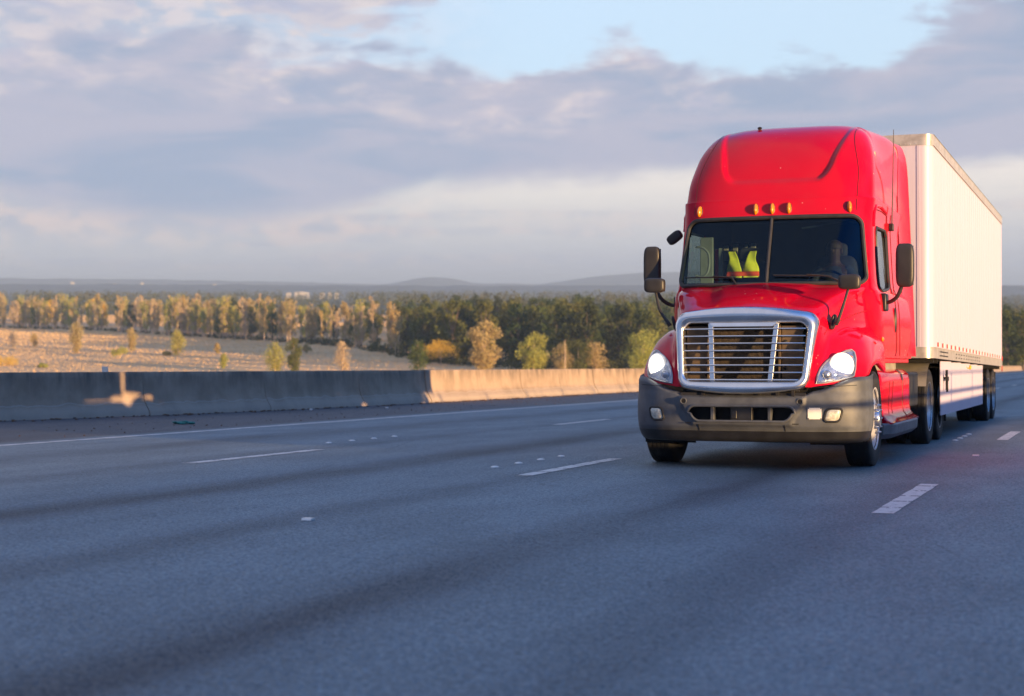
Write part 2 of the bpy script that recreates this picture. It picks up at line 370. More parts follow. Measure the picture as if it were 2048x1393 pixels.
# ---------------------------------------------------------------- mesh helpers
class MB:
    def __init__(s): s.v = []; s.f = []
    def add(s, v, f):
        k = len(s.v); s.v += [tuple(p) for p in v]; s.f += [tuple(i+k for i in q) for q in f]; return s
    def box(s, x0, x1, y0, y1, z0, z1, M=None):
        v = [Vector((x, y, z)) for x in (x0, x1) for y in (y0, y1) for z in (z0, z1)]
        if M is not None: v = [M @ p for p in v]
        return s.add(v, [(0, 1, 3, 2), (4, 6, 7, 5), (0, 4, 5, 1), (2, 3, 7, 6), (0, 2, 6, 4), (1, 5, 7, 3)])
    def grid(s, P, closed_u=False, skip=None):
        nu = len(P); nv = len(P[0]); v = [p for row in P for p in row]; f = []
        for i in range(nu if closed_u else nu-1):
            for j in range(nv-1):
                a, b_ = i*nv+j, ((i+1) % nu)*nv+j
                if skip and skip(i, j): continue
                f.append((a, b_, b_+1, a+1))
        return s.add(v, f)
    def tube(s, pts, r, n=8, closed=False, cap=True):
        pts = [Vector(p) for p in pts]; N = len(pts); rr = r if hasattr(r, '__len__') else [r]*N
        rows = []; prev = None
        for i in range(N):
            a = pts[(i-1) % N] if closed or i > 0 else pts[i]; b_ = pts[(i+1) % N] if closed or i < N-1 else pts[i]
            d = (b_-a).normalized()
            if prev is None:
                up = Vector((0, 0, 1)) if abs(d.z) < .9 else Vector((1, 0, 0)); x = d.cross(up).normalized()
            else: x = (prev - d*prev.dot(d)).normalized()
            y = d.cross(x); prev = x
            rows.append([pts[i] + (x*math.cos(2*math.pi*k/n) + y*math.sin(2*math.pi*k/n))*rr[i] for k in range(n)])
        k0 = len(s.v); s.v += [tuple(p) for row in rows for p in row]
        for i in range(N if closed else N-1):
            for k in range(n):
                a = k0+i*n+k; b_ = k0+i*n+(k+1) % n; c_ = k0+((i+1) % N)*n+(k+1) % n; d_ = k0+((i+1) % N)*n+k
                s.f.append((a, b_, c_, d_))
        if cap and not closed:
            s.f.append(tuple(k0+k for k in range(n))[::-1]); s.f.append(tuple(k0+(N-1)*n+k for k in range(n)))
        return s
    def lathe(s, prof, n=32, M=None):   # prof: (radius, x) spun about the X axis
        rows = []
        for k in range(n):
            a = 2*math.pi*k/n; rows.append([Vector((x, r*math.cos(a), r*math.sin(a))) for r, x in prof])
        if M is not None: rows = [[M @ p for p in row] for row in rows]
        return s.grid(rows, closed_u=True)
    def disc(s, c_, r, nrm, n=20):
        c_ = Vector(c_); q = Vector(nrm).to_track_quat('Z', 'Y')
        v = [c_ + q @ Vector((r*math.cos(2*math.pi*k/n), r*math.sin(2*math.pi*k/n), 0)) for k in range(n)]
        return s.add(v, [tuple(range(n))])
    def ellipsoid(s, c_, rx, ry, rz, n=14, m_=8, M=None):
        rows = []
        for i in range(n):
            a = 2*math.pi*i/n
            rows.append([Vector(c_) + Vector((rx*math.cos(a)*math.sin(p), ry*math.sin(a)*math.sin(p), rz*math.cos(p))) for p in [math.pi*j/m_ for j in range(m_+1)]])
        if M is not None: rows = [[M @ p for p in row] for row in rows]
        return s.grid(rows, closed_u=True)
    def build(s, name, m, parent=None, smooth=True, bevel=0., ang=35, weld=False):
        me = bpy.data.meshes.new(name); me.from_pydata(s.v, [], s.f)
        me.validate(); me.materials.append(MAT[m] if isinstance(m, str) else m)
        if smooth:
            me.polygons.foreach_set('use_smooth', [True]*len(me.polygons))
            me.set_sharp_from_angle(angle=R(ang))
        ob = bpy.data.objects.new(name, me); COL.objects.link(ob)
        if parent is not None: ob.parent = parent
        if bevel:
            bv = ob.modifiers.new('bevel', 'BEVEL'); bv.width = bevel; bv.segments = 3; bv.limit_method = 'ANGLE'; bv.harden_normals = False
        return ob
def tag(o, label=None, cat=None, group=None, kind=None):
    if label: o['label'] = label
    if cat: o['category'] = cat
    if group: o['group'] = group
    if kind: o['kind'] = kind
    return o
def empty(name, M):
    o = bpy.data.objects.new(name, None); COL.objects.link(o); o.matrix_world = M; o.empty_display_size = .3; return o
def kids(o): return [c_ for c_ in bpy.data.objects if c_.parent == o]
def dup(o, M=None, parent=None, name=None):
    ch = kids(o)
    c_ = o.copy(); COL.objects.link(c_)
    c_.parent = parent
    if M is not None: c_.matrix_world = M
    for q in ch: dup(q, None, c_)
    return c_
def catmull(p0, p1, p2, p3, t_):
    return .5*((2*p1) + (-p0+p2)*t_ + (2*p0-5*p1+4*p2-p3)*t_*t_ + (-p0+3*p1-3*p2+p3)*t_**3)
def cr_curve(P, sub):
    P = [np.array(p, float) for p in P]; out_ = []
    for i in range(len(P)-1):
        a = P[i-1] if i > 0 else 2*P[0]-P[1]; d = P[i+2] if i+2 < len(P) else 2*P[-1]-P[-2]
        for k in range(sub): out_.append(catmull(a, P[i], P[i+1], d, k/sub))
    out_.append(P[-1]); return out_
def rrect(x0, x1, z0, z1, r, n=6):
    out_ = []
    for cx, cz, a0 in ((x1-r, z1-r, 0), (x0+r, z1-r, 90), (x0+r, z0+r, 180), (x1-r, z0+r, 270)):
        for k in range(n+1):
            a = R(a0+90*k/n); out_.append((cx+r*math.cos(a), cz+r*math.sin(a)))
    return out_
def inside(p, poly):
    x, y = p; c_ = False; j = len(poly)-1
    for i in range(len(poly)):
        if (poly[i][1] > y) != (poly[j][1] > y) and x < (poly[j][0]-poly[i][0])*(y-poly[i][1])/(poly[j][1]-poly[i][1])+poly[i][0]: c_ = not c_
        j = i
    return c_
def resample(poly, step, closed=True):
    out_ = []; N = len(poly)
    for i in range(N if closed else N-1):
        a = Vector(poly[i]); b_ = Vector(poly[(i+1) % N]); L = (b_-a).length; k = max(1, int(L/step))
        out_ += [tuple(a.lerp(b_, q/k)) for q in range(k)]
    if not closed: out_.append(tuple(poly[-1]))
    return out_
def ss(x, a, b_):
    q = max(0., min(1., (x-a)/(b_-a))); return q*q*(3-2*q)
simple('radiator', (.055, .042, .028), .6, .4, vary=.5, vs=30, bump=1., bs=90)
simple('duct_brown', (.12, .085, .055), .6, .1, vary=.3)
# ================================================================ tractor (local: x across, y back from the bumper, z up)
TCX, S0 = -3.73, 16.40
TRK = ROAD @ Matrix.Translation((TCX, S0, 0))
tr = empty('semi_tractor', TRK)
tag(tr, 'glossy red semi truck tractor with chrome grille and lit headlights', 'truck')

# ---- cab shell: stacked outlines (z, half width, front y at centre, y where the side starts, rear y)
CT = [(1.17,1.205,1.48,1.98,4.42),(1.6,1.205,1.42,1.98,4.42),(1.88,1.18,1.36,1.97,4.42),(2.0,1.135,1.33,1.96,4.42),(2.35,1.11,1.46,1.98,4.42),
      (2.67,1.095,1.60,2.0,4.42),(2.80,1.095,1.645,2.03,4.42),(2.95,1.105,1.69,2.07,4.42),(2.985,1.105,1.70,2.08,4.42),(3.0,1.09,1.72,2.1,4.42),(3.2,1.078,1.80,2.2,4.42),
      (3.38,1.055,1.91,2.38,4.42),(3.54,1.02,2.06,2.52,4.42),(3.68,.965,2.23,2.7,4.42),(3.78,.90,2.40,2.85,4.42),(3.85,.81,2.58,2.98,4.42),
      (3.893,.70,2.74,3.05,4.42),(3.915,.58,2.88,3.12,4.42),(3.925,.40,3.02,3.17,4.42),(3.93,.20,3.12,3.19,4.42),(3.932,.01,3.18,3.2,4.42)]
CT = [(z if z < 3.01 else 3.0+(z-3.0)*1.065, a, b_, c_, d_) for z, a, b_, c_, d_ in CT]     # full-height roof
CR = cr_curve(CT, 8)
for r_ in CR:
    pass
def crow(z):
    for i in range(len(CR)-1):
        if CR[i][0] <= z <= CR[i+1][0]:
            q = (z-CR[i][0])/(CR[i+1][0]-CR[i][0]+1e-9); return CR[i]*(1-q)+CR[i+1]*q
    return CR[-1] if z > 3 else CR[0]
def fair_w(z): return .62 + .13*ss(z, 3.3, 3.95)
def fairing(x, z):     # 1 inside the raised centre panel of the roof cap
    w = fair_w(z); ax = abs(x)
    zb = 3.20 + .16*max(0, (ax-(w-.19))/.19)**2.6 if ax > w-.19 else 3.20
    return ss(w-ax, -.03, .035)*ss(z-zb, -.03, .03)
def cab_front(g, row, off=0.):
    z, hw, yc, yk, yr = row
    e = 3.0
    x = hw*g; y = yk-(yk-yc)*max(0, 1-abs(g)**e)**(1/e)
    y += .050*fairing(x, z)
    return Vector((x, y, z))
def cab_y(x, z):
    row = crow(z); g = max(-1, min(1, x/row[1])); return cab_front(g, row)[1]
WSO = []   # windshield outline in (x, z)
for (x, z) in rrect(-1, 1, 2.00, 2.755, .001): pass
def ws_outline(inset=0.):
    zb, zt = 1.995+inset, 2.765-inset
    def hw_(z): return (1.062 - .062*(z-1.99)/.775) - inset
    pts = []
    rb, rt = .085, .13
    for k in range(7):
        a = R(90*k/6); pts.append((hw_(zt)-rt+rt*math.cos(a), zt-rt+rt*math.sin(a)))
    for k in range(7):
        a = R(90+90*k/6); pts.append((-hw_(zt)+rt+rt*math.cos(a), zt-rt+rt*math.sin(a)))
    for k in range(7):
        a = R(180+90*k/6); pts.append((-hw_(zb)+rb+rb*math.cos(a), zb+rb+rb*math.sin(a)))
    for k in range(7):
        a = R(270+90*k/6); pts.append((hw_(zb)-rb+rb*math.cos(a), zb+rb+rb*math.sin(a)))
    return pts
WSP = ws_outline()
SWP = [(2.0+.02, 1.98), (2.0+.015, 2.3), (2.06, 2.60), (2.14, 2.66), (2.80, 2.67), (2.87, 2.60), (2.88, 2.06), (2.83, 1.99), (2.5, 1.955), (2.1, 1.93)]  # side window (y, z)
GA = sorted(set([round(math.sin(a), 5) for a in np.linspace(-math.pi/2, math.pi/2, 121)]))
def hwy(hw, z, y):      # the roof squares up towards the back of the sleeper
    if z < 3.2: return hw
    q = max(0., 1-((z-3.2)/.795)**8)**.125
    return hw+(1.085*q-hw)*ss(y, 2.5, 4.2)*ss(hw, 0, .25)*.92
def cab_rows(off):
    rows = []
    for row in CR:
        z, hw, yc, yk, yr = row
        rr_ = (z, max(.001, hw-off), yc+off*(1.0), yk+off*.4, yr)
        L = []
        ys = [yr+(yk-yr)*k/44 for k in range(44)]
        for y in ys: L.append(Vector((-hwy(rr_[1], z, y), y, z)))
        for g in GA: L.append(cab_front(g, rr_))
        for y in reversed(ys): L.append(Vector((hwy(rr_[1], z, y), y, z)))
        rows.append(L)
    return rows
def cab_mesh(off, grow, zmax=9):
    rows = cab_rows(off); mb = MB()
    wp = ws_outline(-grow)
    def skip(i, j):
        c_ = (rows[i][j]+rows[i+1][j+1])/2
        if c_.z > zmax: return True
        if c_.y < 2.02 and inside((c_.x, c_.z), wp): return True
        if abs(c_.x) > .9 and inside((c_.y, c_.z), SWP): return True
        return False
    mb.grid(rows, skip=skip)
    return mb, rows
mb, rows = cab_mesh(0, 0)
k0 = len(mb.v)     # back wall
n_ = len(rows); back = [rows[i][0] for i in range(n_)] + [rows[i][-1] for i in range(n_-1, -1, -1)]
mb.add(back, [tuple(range(len(back)))])
cab = mb.build('cab_shell', 'red_paint', tr, ang=50)
mb, _ = cab_mesh(.035, .02, 2.95)
liner = mb.build('cab_lining', 'interior_dark', tr)
mb = MB(); mb.box(-1.1, 1.1, 1.55, 4.6, 1.40, 1.43); mb.box(-1.06, 1.06, 2.0, 4.6, 2.93, 2.95); mb.box(-1.08, 1.08, 4.2, 4.23, 1.43, 2.93)
mb.build('cab_floor_and_ceiling', 'interior_dark', tr, smooth=False)

def wsurf(x, z, off=0.):
    y = cab_y(x, z); return Vector((x, y-off, z))
# rubber trim, glass, divider
mb = MB(); mb.tube([wsurf(x, z, .004) for x, z in resample(WSP, .04)], .024, 8, closed=True)
mb.build('windshield_trim', 'rubber_trim', tr)
gp = [[None]*41 for _ in range(13)]
mb = MB()
for i in range(13):
    z = 1.985+.79*i/12; hw_ = 1.072-.062*(z-1.99)/.775
    for j in range(41):
        x = hw_*math.sin(math.pi/2*(j-20)/20); gp[i][j] = wsurf(x, z, -.012)
mb.grid(gp); mb.build('windshield', 'windshield_glass', tr)
mb = MB(); mb.tube([wsurf(0, z, .006) for z in np.linspace(1.99, 2.77, 8)], [.020]*8, 8); mb.build('windshield_divider', 'rubber_trim', tr)
# side windows, frame and mirror bracket, on both flanks
def side_x(y, z):
    row = crow(z); return row[1]
for sg in (-1, 1):
    mb = MB(); mb.tube([Vector((sg*(side_x(y, z)+.002), y, z)) for y, z in resample(SWP, .05)], .018, 6, closed=True)
    w = mb.build('side_window', 'side_glass', tr); w.data.materials[0] = MAT['side_glass']
    mbg = MB(); P = [Vector((sg*(side_x(y, z)-.012), y, z)) for y, z in SWP]; mbg.add(P, [tuple(range(len(P)))])
    w.data = mbg.build('tmp', 'side_glass' if sg > 0 else 'tinted_side_glass', None, smooth=False).data; bpy.data.objects.remove(bpy.data.objects['tmp'])
    mb.build('window_trim', 'rubber_trim', w)
    # door shut line and sleeper panel joints
    mb = MB()
    dl = [(1.99, 2.80), (2.05, 2.86), (2.5, 2.875), (2.95, 2.86), (3.02, 2.78), (3.03, 1.6), (3.0, 1.25), (2.9, 1.2)]
    mb.tube([Vector((sg*(side_x(y, z)+.001), y, z)) for y, z in resample(dl, .08, False)], .006, 5)
    mb.tube([Vector((sg*(side_x(3.3, z)+.001), 3.3, z)) for z in np.linspace(1.2, 2.9, 20)], .005, 5)
    mb.tube([Vector((sg*(side_x(y, 2.99)+.001), y, 2.99-.06*(y-2.1))) for y in np.linspace(2.1, 4.4, 30)], .006, 5)
    mb.build('panel_joint', 'seam_dark', tr)
    # eyebrow moulding above the door
    mb = MB(); mb.tube([Vector((sg*(side_x(y, z)+.0), y, z)) for y, z in resample([(1.93, 2.66), (1.97, 2.82), (2.08, 2.90), (2.4, 2.92), (2.9, 2.89)], .05, False)], .02, 8)
    mb.build('door_moulding', 'red_paint', tr)
    # recessed door pull
    mb = MB(); P = [Vector((sg*1.207, 2.9+.05*math.cos(a), 1.62+.14*math.sin(a))) for a in np.linspace(0, 2*math.pi, 17)[:-1]]
    mb.add(P, [tuple(range(16))]); mb.tube(P, .008, 6, closed=True); mb.build('door_handle', 'black_plastic', tr)
    # sill under the cab and the flared side extender with its rubber lip
    mb = MB(); mb.box(sg*1.14-.04, sg*1.14+.04, 1.95, 4.35, 1.115, 1.172); mb.build('sill_panel', 'red_paint', tr, bevel=.01)
    rows = []
    zs = [1.20, 1.22, 2.0, 2.78, 2.80, 3.2, 3.5, 3.65, 3.75, 3.81, 3.86, 3.90]
    for z in zs:
        h_ = hwy(crow(min(z, 3.96))[1], z, 4.3); tp = ss(z, 3.3, 3.9)
        x0 = h_+.004; xr = float(np.interp(z, [1.2, 3.0, 3.60, 3.76, 3.86, 3.90], [1.243, 1.168, 1.142, 1.12, 1.085, 1.055]))
        y1 = 4.60-.05*tp
        rows.append([Vector((sg*x0, 4.05+.2*tp, z)), Vector((sg*(x0+.012), 4.35, z)), Vector((sg*xr, y1, z)), Vector((sg*(xr-.03), y1, z)), Vector((sg*(x0-.03), 4.4, z))])
    mb = MB(); mb.grid(rows); e_ = mb.build('side_extender', 'red_paint', tr)
    mb = MB(); mb.grid([[r[2]+Vector((-sg*.01, 0, 0)), r[2]+Vector((-sg*.005, .09, 0)), r[2]+Vector((-sg*.02, .09, 0)), r[2]+Vector((-sg*.025, 0, 0))] for r in rows]); mb.build('rubber_lip', 'grey_rubber', e_)
# groove of the roof cap joint
for xg in (-.93, .93):
    mb = MB(); pts = []
    for z in np.linspace(2.83, 3.90, 27):
        x = xg*(1-.14*ss(z, 3.2, 3.9)); 
        if abs(x) < crow(z)[1]: pts.append(wsurf(x, z, .0005))
    mb.tube(pts, .0045, 5)
    mb.build('roof_joint', 'seam_dark', tr)
# raised lip round the centre panel of the roof
lip = []
for z in np.linspace(3.86, 3.42, 14): lip.append((-fair_w(z)-.0, z))
bt = [(-.60, 3.33), (-.575, 3.26), (-.52, 3.215), (-.42, 3.197), (0, 3.192)]
lip += bt + [(-a, z) for a, z in reversed(bt[:-1])]
for z in np.linspace(3.42, 3.86, 14): lip.append((fair_w(z), z))
# marker lamps
for x in (-.86, -.19, 0, .19, .855):
    z = 2.866; c_ = wsurf(x, z, .0); nx = .0
    d = (wsurf(x+.02, z)-wsurf(x-.02, z)).normalized(); ang = math.atan2(d.y, d.x)
    M = Matrix.Translation(c_) @ Matrix.Rotation(ang, 4, 'Z') @ Matrix.Rotation(R(-14), 4, 'X')
    mb = MB(); mb.ellipsoid((0, -.010, 0), .027, .045, .066, 16, 8, M=M); lamp = mb.build('marker_lamp', 'amber_lens', tr)
    mb = MB(); mb.ellipsoid((0, 0, 0), .034, .012, .072, 16, 6, M=M); mb.build('lamp_base', 'black_plastic', lamp)
mb = MB(); mb.tube([(-.37, 2.72, 3.85), (-.37, 2.72, 3.945)], .018, 8); mb.ellipsoid((-.37, 2.72, 3.95), .028, .03, .018, 10, 6); mb.build('roof_antenna_base', 'black_plastic', tr)
# whip antenna on the flank
mb = MB(); mb.box(1.09, 1.15, 3.17, 3.24, 2.70, 2.79); bs = mb.build('whip_antenna', 'black_plastic', tr, bevel=.01)
mb = MB(); mb.tube([(1.13, 3.2, 2.78), (1.14, 3.22, 3.3), (1.145, 3.26, 3.93)], [.008, .006, .004], 6); mb.build('whip', 'dark_metal', bs)
# wipers
for x0, x1, xp, dz in ((-.98, -.35, -.40, 0.), (.08, .72, .78, .0)):
    mb = MB(); zb = 2.075
    bl = [wsurf(x, zb+.012*(x1-x)/(x1-x0)*1.5, .018+.012) for x in np.linspace(x0, x1, 12)]
    mb.tube(bl, .009, 6)
    mid = wsurf((x0+x1)/2+.05, zb+.02, .045); pv = wsurf(xp+.06, 2.0, .03)
    mb.tube([mid, wsurf(x1-.04, 2.075, .055), pv], [.008, .011, .014], 6); mb.tube([pv, pv+Vector((0, .03, -.05))], .02, 8)
    mb.build('wiper', 'black_plastic', tr)

# ---- bonnet and wings: a control net, front edge to cowl, mirrored
L0 = {0.: [(.13,.84),(.20,1.2),(.29,1.58),(.42,1.70),(.70,1.815),(1.02,1.92),(1.34,1.992)],
      .40: [(.13,.84),(.20,1.2),(.29,1.58),(.43,1.69),(.72,1.80),(1.05,1.91),(1.40,1.988)]}
NET = {
 'c': [(0., y, z) for y, z in L0[0.]],
 'b': [(.40, y, z) for y, z in L0[.40]],
 's': [(.66,.13,.86),(.69,.20,1.2),(.715,.29,1.50),(.71,.40,1.63),(.79,.72,1.755),(.90,1.12,1.90),(1.00,1.58,1.985)],
 'd': [(.71,.14,.86),(.745,.21,1.2),(.775,.32,1.42),(.795,.50,1.53),(.87,.82,1.64),(.985,1.22,1.77),(1.075,1.74,1.86)],
 'v': [(.76,.15,.87),(.79,.24,1.10),(.82,.36,1.27),(.845,.55,1.40),(.92,.86,1.485),(1.02,1.26,1.53),(1.11,1.80,1.56)],
 'f': [(.86,.20,.885),(.89,.27,1.02),(.93,.40,1.19),(.96,.60,1.355),(1.025,.90,1.445),(1.09,1.27,1.46),(1.16,1.84,1.42)],
 'g': [(1.04,.33,.91),(1.06,.41,1.03),(1.085,.52,1.17),(1.11,.70,1.28),(1.15,.94,1.345),(1.185,1.27,1.35),(1.215,1.84,1.30)],
 'h': [(1.17,.50,.94),(1.19,.57,1.01),(1.205,.65,1.08),(1.22,.80,1.15),(1.228,1.0,1.19),(1.232,1.30,1.20),(1.228,1.84,1.18)],
 'i': [(1.20,.60,.90),(1.215,.66,.95),(1.225,.73,1.0),(1.235,.84,1.07),(1.238,1.02,1.10),(1.24,1.32,1.115),(1.235,1.84,1.02)],
 'j': [(1.15,.64,.92),(1.17,.69,.96),(1.18,.76,1.0),(1.19,.86,1.05),(1.19,1.03,1.08),(1.19,1.32,1.10),(1.19,1.84,1.02)]}
keys = 'cbsdvfghij'
half = [NET[k] for k in keys]
lanes = [[(-x, y, z) for x, y, z in L] for L in reversed(half[1:])] + half
fine = [cr_curve(L, 8) for L in lanes]                # along y
nv_ = len(fine[0])
cols_ = [cr_curve([fine[i][j] for i in range(len(fine))], 8) for j in range(nv_)]   # across
HG = [[Vector(cols_[j][i]) for j in range(nv_)] for i in range(len(cols_[0]))]
def hskip(i, j):
    c_ = (HG[i][j]+HG[i+1][j+1])/2
    return abs(c_.x) < .64 and c_.z < 1.57 and c_.y < .36
mb = MB(); mb.grid(HG, skip=hskip)
# centre ridge of the bonnet rises a little: applied on the mesh
hv = []
for p in mb.v:
    x, y, z = p
    q = ss(y, .45, .8)*(1-ss(abs(x), .30+.18*(y-.4), .42+.18*(y-.4)))
    hv.append((x, y, z+.022*q))
mb.v = hv
hood = mb.build('hood', 'red_paint', tr, ang=60)
HB = BVHTree.FromPolygons([Vector(v) for v in mb.v], mb.f)
def on_hood(x, z, off=0.):
    h_ = HB.ray_cast(Vector((x, -2, z)), Vector((0, 1, 0)))
    if h_[0] is None: return Vector((x, .6, z)), Vector((0, -1, 0))
    nn = h_[1] if h_[1].y < 0 else -h_[1]
    return h_[0]+nn*off, nn
# bonnet shut line
for sg in (-1, 1):
    mb = MB(); pts = [HG[len(HG)//2+sg*int(8*3.55)][j] for j in range(20, nv_-1, 2)]
    pts = [Vector((p.x, p.y, p.z))+Vector((sg*.001, -.001, .001)) for p in pts]
    mb.tube(pts, .004, 5)
    mb.build('hood_joint', 'seam_dark', tr)
# ---- headlamps
HL = [(.765,.895),(.77,.98),(.795,1.06),(.84,1.125),(.90,1.175),(.96,1.205),(1.01,1.235),(1.055,1.245),(1.085,1.22),(1.105,1.15),(1.108,1.05),(1.10,.975),(1.07,.955),(.95,.925),(.85,.905)]
for sg in (-1, 1):
    poly = resample(HL, .035)
    cx, cz = .945, 1.05
    def ring(s_, off): 
        o_ = []
        for x, z in poly:
            p, nn = on_hood(sg*(cx+(x-cx)*s_), cz+(z-cz)*s_, off); o_.append(p)
        return o_
    rings = [ring(1., .004), ring(.98, .006), ring(.9, .0), ring(.7, -.0), ring(.45, -.0), ring(.2, -.0), ring(.02, -.0)]
    # reflector sits on the wing surface; the clear cover bulges in front of it
    mb = MB(); mb.grid(list(map(list, zip(*[ring(s_, o_) for s_, o_ in ((1., .003), (.8, .007), (.6, .008), (.3, .008), (.02, .008))]))), closed_u=True)
    hl = mb.build('headlight', 'lamp_reflector', tr)
    mb = MB(); mb.tube(ring(1., .010), .009, 6, closed=True); mb.build('lamp_bezel', 'lamp_bezel', hl)
    mb = MB(); mb.grid(list(map(list, zip(*[ring(s_, o_) for s_, o_ in ((1., .012), (.92, .04), (.7, .06), (.3, .07), (.02, .07))]))), closed_u=True)
    mb.build('lamp_cover', 'lamp_glass', hl)
    for (bx, bz, br, mt) in ((.985, 1.08, .138, 'lit_headlamp'), (.855, .985, .045, 'lamp_reflector')):
        p, nn = on_hood(sg*bx, bz, .010)
        mb = MB(); mb.ellipsoid((0, 0, 0), br, .030, br*1.0, 20, 10)
        b_ = mb.build('bulb' if mt == 'lit_headlamp' else 'turn_reflector', mt, hl)
        b_.location = p; b_.rotation_euler = (0, 0, math.atan2(nn.x, -nn.y)*.8)
        if mt != 'lit_headlamp':
            mb2 = MB(); mb2.tube([(br*math.cos(a), -.012, br*math.sin(a)) for a in np.linspace(0, 2*math.pi, 21)[:-1]], .006, 6, closed=True)
            q = mb2.build('turn_ring', 'chrome', hl); q.matrix_local = Matrix.Translation(p) @ Matrix.Rotation(math.atan2(nn.x, -nn.y)*.8, 4, 'Z')
    p, nn = on_hood(sg*1.05, 1.17, .012)
    mb = MB(); mb.ellipsoid(p, .03, .01, .014, 10, 6); mb.build('side_reflector', 'amber_lens', hl)

# ---- chrome grille surround
def gy(x, z): return -.015+.17*(z-.8)/.9+.13*abs(x/.75)**2.6
def gout(k, n_, rot=None):    # outline points of the surround, outer
    return None
def outline(wt, wb, zt, zb, rt, rb, crown, n=7):
    pts = []
    def arc(cx, cz, r, a0):
        for k in range(n+1):
            a = R(a0+90*k/n); pts.append((cx+r*math.cos(a), cz+r*math.sin(a)))
    arc(wt-rt, zt-rt, rt, 0)
    for k in range(1, 12):
        x = (wt-rt)*(1-2*k/12); pts.append((x, zt+crown*(1-(x/(wt-rt))**2)))
    arc(-wt+rt, zt-rt, rt, 90)
    for k in range(1, 6): q = k/6; pts.append((-wt+(wt-wb)*q, zt-rt+(zb+rb-zt+rt)*q))
    arc(-wb+rb, zb+rb, rb, 180)
    for k in range(1, 12):
        x = -(wb-rb)*(1-2*k/12); pts.append((x, zb-crown*.8*(1-(x/(wb-rb))**2)))
    arc(wb-rb, zb+rb, rb, 270)
    for k in range(1, 6): q = k/6; pts.append((wb+(wt-wb)*q, zb+rb-(zb+rb-zt+rt)*q))
    return pts
OO = outline(.765, .705, 1.655, .828, .14, .14, .050)
II = outline(.652, .615, 1.530, .928, .085, .085, .0)
def lerp2(a, b_, q): return (a[0]*(1-q)+b_[0]*q, a[1]*(1-q)+b_[1]*q)
rows = []
for a, b_ in zip(OO, II):
    r_ = []
    for q, d in ((0., .11), (0., .035), (.10, -.004), (.32, -.030), (.58, -.030), (.84, -.006), (1.0, .03), (1.0, .13)):
        x, z = lerp2(a, b_, q); r_.append(Vector((x, gy(x, z)+d, z)))
    rows.append(r_)
mb = MB(); mb.grid(rows, closed_u=True); gs = mb.build('grille', 'chrome', tr, ang=60)
# drop tab in the middle of the upper bar
P = [(-.36, 1.535), (.36, 1.535), (.315, 1.495), (-.315, 1.495)]
mb = MB(); mb.grid([[Vector((x, gy(x, z)+d, z)) for x, z in P] + [Vector((P[0][0], gy(*P[0])+d, P[0][1]))] for d in (.0, .06)]); mb.add([Vector((x, gy(x, z)+.0, z)) for x, z in P], [(0, 1, 2, 3)]); mb.build('grille_tab', 'chrome', gs)
for k in range(8):
    z = 1.470-(.0762)*k; w = .655-(1.525-z)/.59*.035
    mb = MB(); rows = []
    for x in np.linspace(-w, w, 25):
        y = gy(x, z); rows.append([Vector((x, y+.028, z-.004)), Vector((x, y+.010, z-.0065)), Vector((x, y+.006, z)), Vector((x, y+.010, z+.0065)), Vector((x, y+.055, z+.012)), Vector((x, y+.055, z+.006)), Vector((x, y+.028, z-.004))])
    mb.grid(rows); mb.build('grille_slat', 'chrome', gs)
for sg in (-1, 1):
    mb = MB(); xt, xb = sg*.350, sg*.305
    for f0, f1, y0, y1 in ((-.026, .026, .018, .075),):
        v = []
        for x, z in ((xt, 1.53), (xb, .925)):
            y = gy(x, z)
            for dx, dy in ((f0, y0), (f1, y0), (f1, y1), (f0, y1)): v.append((x+dx, y+dy, z))
        mb.add(v, [(0, 1, 2, 3), (4, 7, 6, 5), (0, 4, 5, 1), (1, 5, 6, 2), (2, 6, 7, 3), (3, 7, 4, 0)])
    mb.build('grille_upright', 'chrome', gs, smooth=False, bevel=.006)
# radiator behind it
mb = MB(); mb.box(-.36, .36, .30, .36, .86, 1.56); ra = mb.build('radiator', 'radiator', tr, smooth=False) if 'radiator' in MAT else None
mb = MB(); mb.box(-.66, .66, .44, .46, .70, 1.57); mb.box(-.66, -.645, .26, .46, .8, 1.56); mb.box(.645, .66, .26, .46, .8, 1.56); mb.box(-.66, .66, .36, .46, 1.555, 1.57); mb.box(-.66, .66, .20, .44, .80, .83)
mb.build('engine_bay_shroud', 'soot_black', tr, smooth=False)
for x in (-.52, .50):
    mb = MB(); mb.box(x-.11, x+.11, .26, .30, .90, 1.50); mb.box(x+(.12 if x < 0 else -.14), x+(.14 if x < 0 else -.12), .22, .30, .9, 1.5); mb.build('duct_panel', 'duct_brown', tr, smooth=False)
for x, z, s_ in ((-.41, 1.3, .04), (-.41, 1.1, .035), (.42, 1.32, .045), (.42, 1.05, .035), (-.42, .98, .03)):
    mb = MB(); mb.tube([(x, .25, z), (x+.02, .30, z+.05), (x, .36, z-.04)], s_*.55, 8); mb.build('coolant_hose', 'dark_metal', tr)

